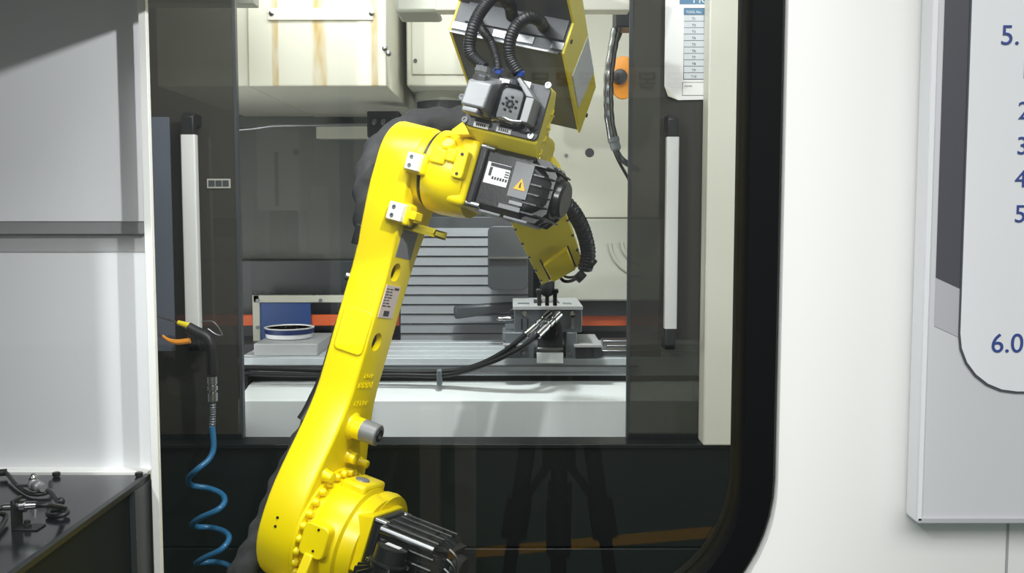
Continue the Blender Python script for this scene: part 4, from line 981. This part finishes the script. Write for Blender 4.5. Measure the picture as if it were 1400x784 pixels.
MB().sphere(onc(83, 693)-o+Vector((0, 0, .009)), .008).build('end_clip', 'black', r)
# lower sensor with bracket
q = onc(30, 725); r = empty('sensor_bracket', q, 'black angle bracket holding a silver threaded sensor with a looped black cable', 'sensor'); o = r.location
br = onc(24, 722)-o
MB().box(br+Vector((-.002, -.018, 0)), br+Vector((.003, .014, .052))).build('bracket_upright', 'black', r, bevel=.001)
MB().box(br+Vector((-.002, -.018, 0)), br+Vector((.042, .014, .003))).build('bracket_foot', 'black', r, bevel=.001)
MB().lathe(br+Vector((.018, -.002, .003)), (0, 0, 1), [(0, .007), (.004, .007), (.005, .0055), (.011, .0055), (.012, .003)], 8).build('bracket_nut', 'motor', r)
s0_ = br+Vector((-.02, -.002, .036)); 
MB().lathe(s0_, (1, .05, .06), [(0, .006), (.016, .006), (.016, .011), (.022, .011), (.022, .007), (.028, .007), (.028, .011), (.036, .011), (.036, .007), (.054, .006)], 12).build('threaded_sensor', 'chrome', r)
MB().tube([s0_+Vector((.05, .003, .003)), s0_+Vector((.075, .004, .002)), onc(88, 704)-o+Vector((0, 0, .012)), onc(92, 708)-o+Vector((0, 0, .008)), onc(80, 711)-o+Vector((0, 0, .006)), onc(66, 709)-o+Vector((0, 0, .006)), onc(70, 705)-o+Vector((0, 0, .008)), onc(86, 707)-o+Vector((0, 0, .014))], .0045, 10, .005).build('cable', 'black', r)
MB().tube([s0_, s0_+Vector((-.02, -.01, -.005)), onc(8, 715)-o+Vector((0, 0, .012)), onc(-4, 735)-o+Vector((0, 0, .006))], .0045, 10, .006).build('cable', 'black', r)

# ================================================================== HALL BEHIND THE CAMERA (seen mirrored in the glass)
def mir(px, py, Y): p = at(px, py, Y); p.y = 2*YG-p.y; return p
# tripod
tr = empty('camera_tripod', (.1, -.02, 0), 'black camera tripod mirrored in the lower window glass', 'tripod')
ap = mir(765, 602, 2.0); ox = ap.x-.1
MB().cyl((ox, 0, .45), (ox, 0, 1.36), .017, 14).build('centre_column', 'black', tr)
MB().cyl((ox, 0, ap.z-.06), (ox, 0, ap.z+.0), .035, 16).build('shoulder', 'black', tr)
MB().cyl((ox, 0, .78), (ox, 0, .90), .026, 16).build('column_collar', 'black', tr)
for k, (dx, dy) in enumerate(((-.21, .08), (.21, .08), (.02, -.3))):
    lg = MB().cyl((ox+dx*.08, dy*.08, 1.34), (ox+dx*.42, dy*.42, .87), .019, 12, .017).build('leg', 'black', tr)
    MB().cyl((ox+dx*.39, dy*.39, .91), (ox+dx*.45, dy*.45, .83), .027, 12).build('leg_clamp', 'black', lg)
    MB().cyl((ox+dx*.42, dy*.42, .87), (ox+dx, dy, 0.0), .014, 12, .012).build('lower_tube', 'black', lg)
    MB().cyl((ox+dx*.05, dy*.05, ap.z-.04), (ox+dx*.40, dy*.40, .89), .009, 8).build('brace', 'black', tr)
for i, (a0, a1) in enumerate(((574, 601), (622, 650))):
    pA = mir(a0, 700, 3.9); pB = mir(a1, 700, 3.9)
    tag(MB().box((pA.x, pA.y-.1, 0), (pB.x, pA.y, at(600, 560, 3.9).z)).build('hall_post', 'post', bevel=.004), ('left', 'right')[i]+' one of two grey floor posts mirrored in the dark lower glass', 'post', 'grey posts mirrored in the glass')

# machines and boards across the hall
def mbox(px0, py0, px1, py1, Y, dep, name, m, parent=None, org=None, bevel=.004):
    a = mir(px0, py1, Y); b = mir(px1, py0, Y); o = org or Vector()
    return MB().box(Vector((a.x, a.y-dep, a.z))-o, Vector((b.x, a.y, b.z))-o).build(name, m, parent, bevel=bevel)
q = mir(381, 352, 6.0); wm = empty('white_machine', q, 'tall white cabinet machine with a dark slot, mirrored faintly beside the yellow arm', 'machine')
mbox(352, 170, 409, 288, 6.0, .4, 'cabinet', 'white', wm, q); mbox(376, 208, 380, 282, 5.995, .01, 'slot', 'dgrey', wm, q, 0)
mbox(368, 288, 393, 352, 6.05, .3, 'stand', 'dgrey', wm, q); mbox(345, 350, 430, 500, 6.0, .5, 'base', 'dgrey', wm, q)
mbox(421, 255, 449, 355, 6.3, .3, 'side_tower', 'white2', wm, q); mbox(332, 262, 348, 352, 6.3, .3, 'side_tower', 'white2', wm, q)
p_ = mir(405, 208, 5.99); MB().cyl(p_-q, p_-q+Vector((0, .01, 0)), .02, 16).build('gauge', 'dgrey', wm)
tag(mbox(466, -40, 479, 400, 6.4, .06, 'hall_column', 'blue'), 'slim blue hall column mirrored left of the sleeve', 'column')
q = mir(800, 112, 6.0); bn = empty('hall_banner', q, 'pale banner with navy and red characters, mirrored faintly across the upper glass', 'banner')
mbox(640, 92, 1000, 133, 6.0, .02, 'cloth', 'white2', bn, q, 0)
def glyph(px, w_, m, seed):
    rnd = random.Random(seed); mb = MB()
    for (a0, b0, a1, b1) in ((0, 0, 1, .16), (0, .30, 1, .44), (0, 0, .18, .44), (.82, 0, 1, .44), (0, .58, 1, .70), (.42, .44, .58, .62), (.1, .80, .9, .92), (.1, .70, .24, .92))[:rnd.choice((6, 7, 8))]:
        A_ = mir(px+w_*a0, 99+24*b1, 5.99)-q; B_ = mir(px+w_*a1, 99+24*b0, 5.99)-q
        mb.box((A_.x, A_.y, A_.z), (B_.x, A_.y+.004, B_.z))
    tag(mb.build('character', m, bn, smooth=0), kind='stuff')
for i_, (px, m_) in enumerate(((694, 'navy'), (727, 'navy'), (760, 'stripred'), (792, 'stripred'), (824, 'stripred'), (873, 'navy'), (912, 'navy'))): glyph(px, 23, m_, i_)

bpy.context.view_layer.update(); bake_text()
for o in bpy.data.objects:
    if o.name.split('.')[0] in ('print', 'embossed_marks', 'pin_holes'): o['kind'] = 'stuff'
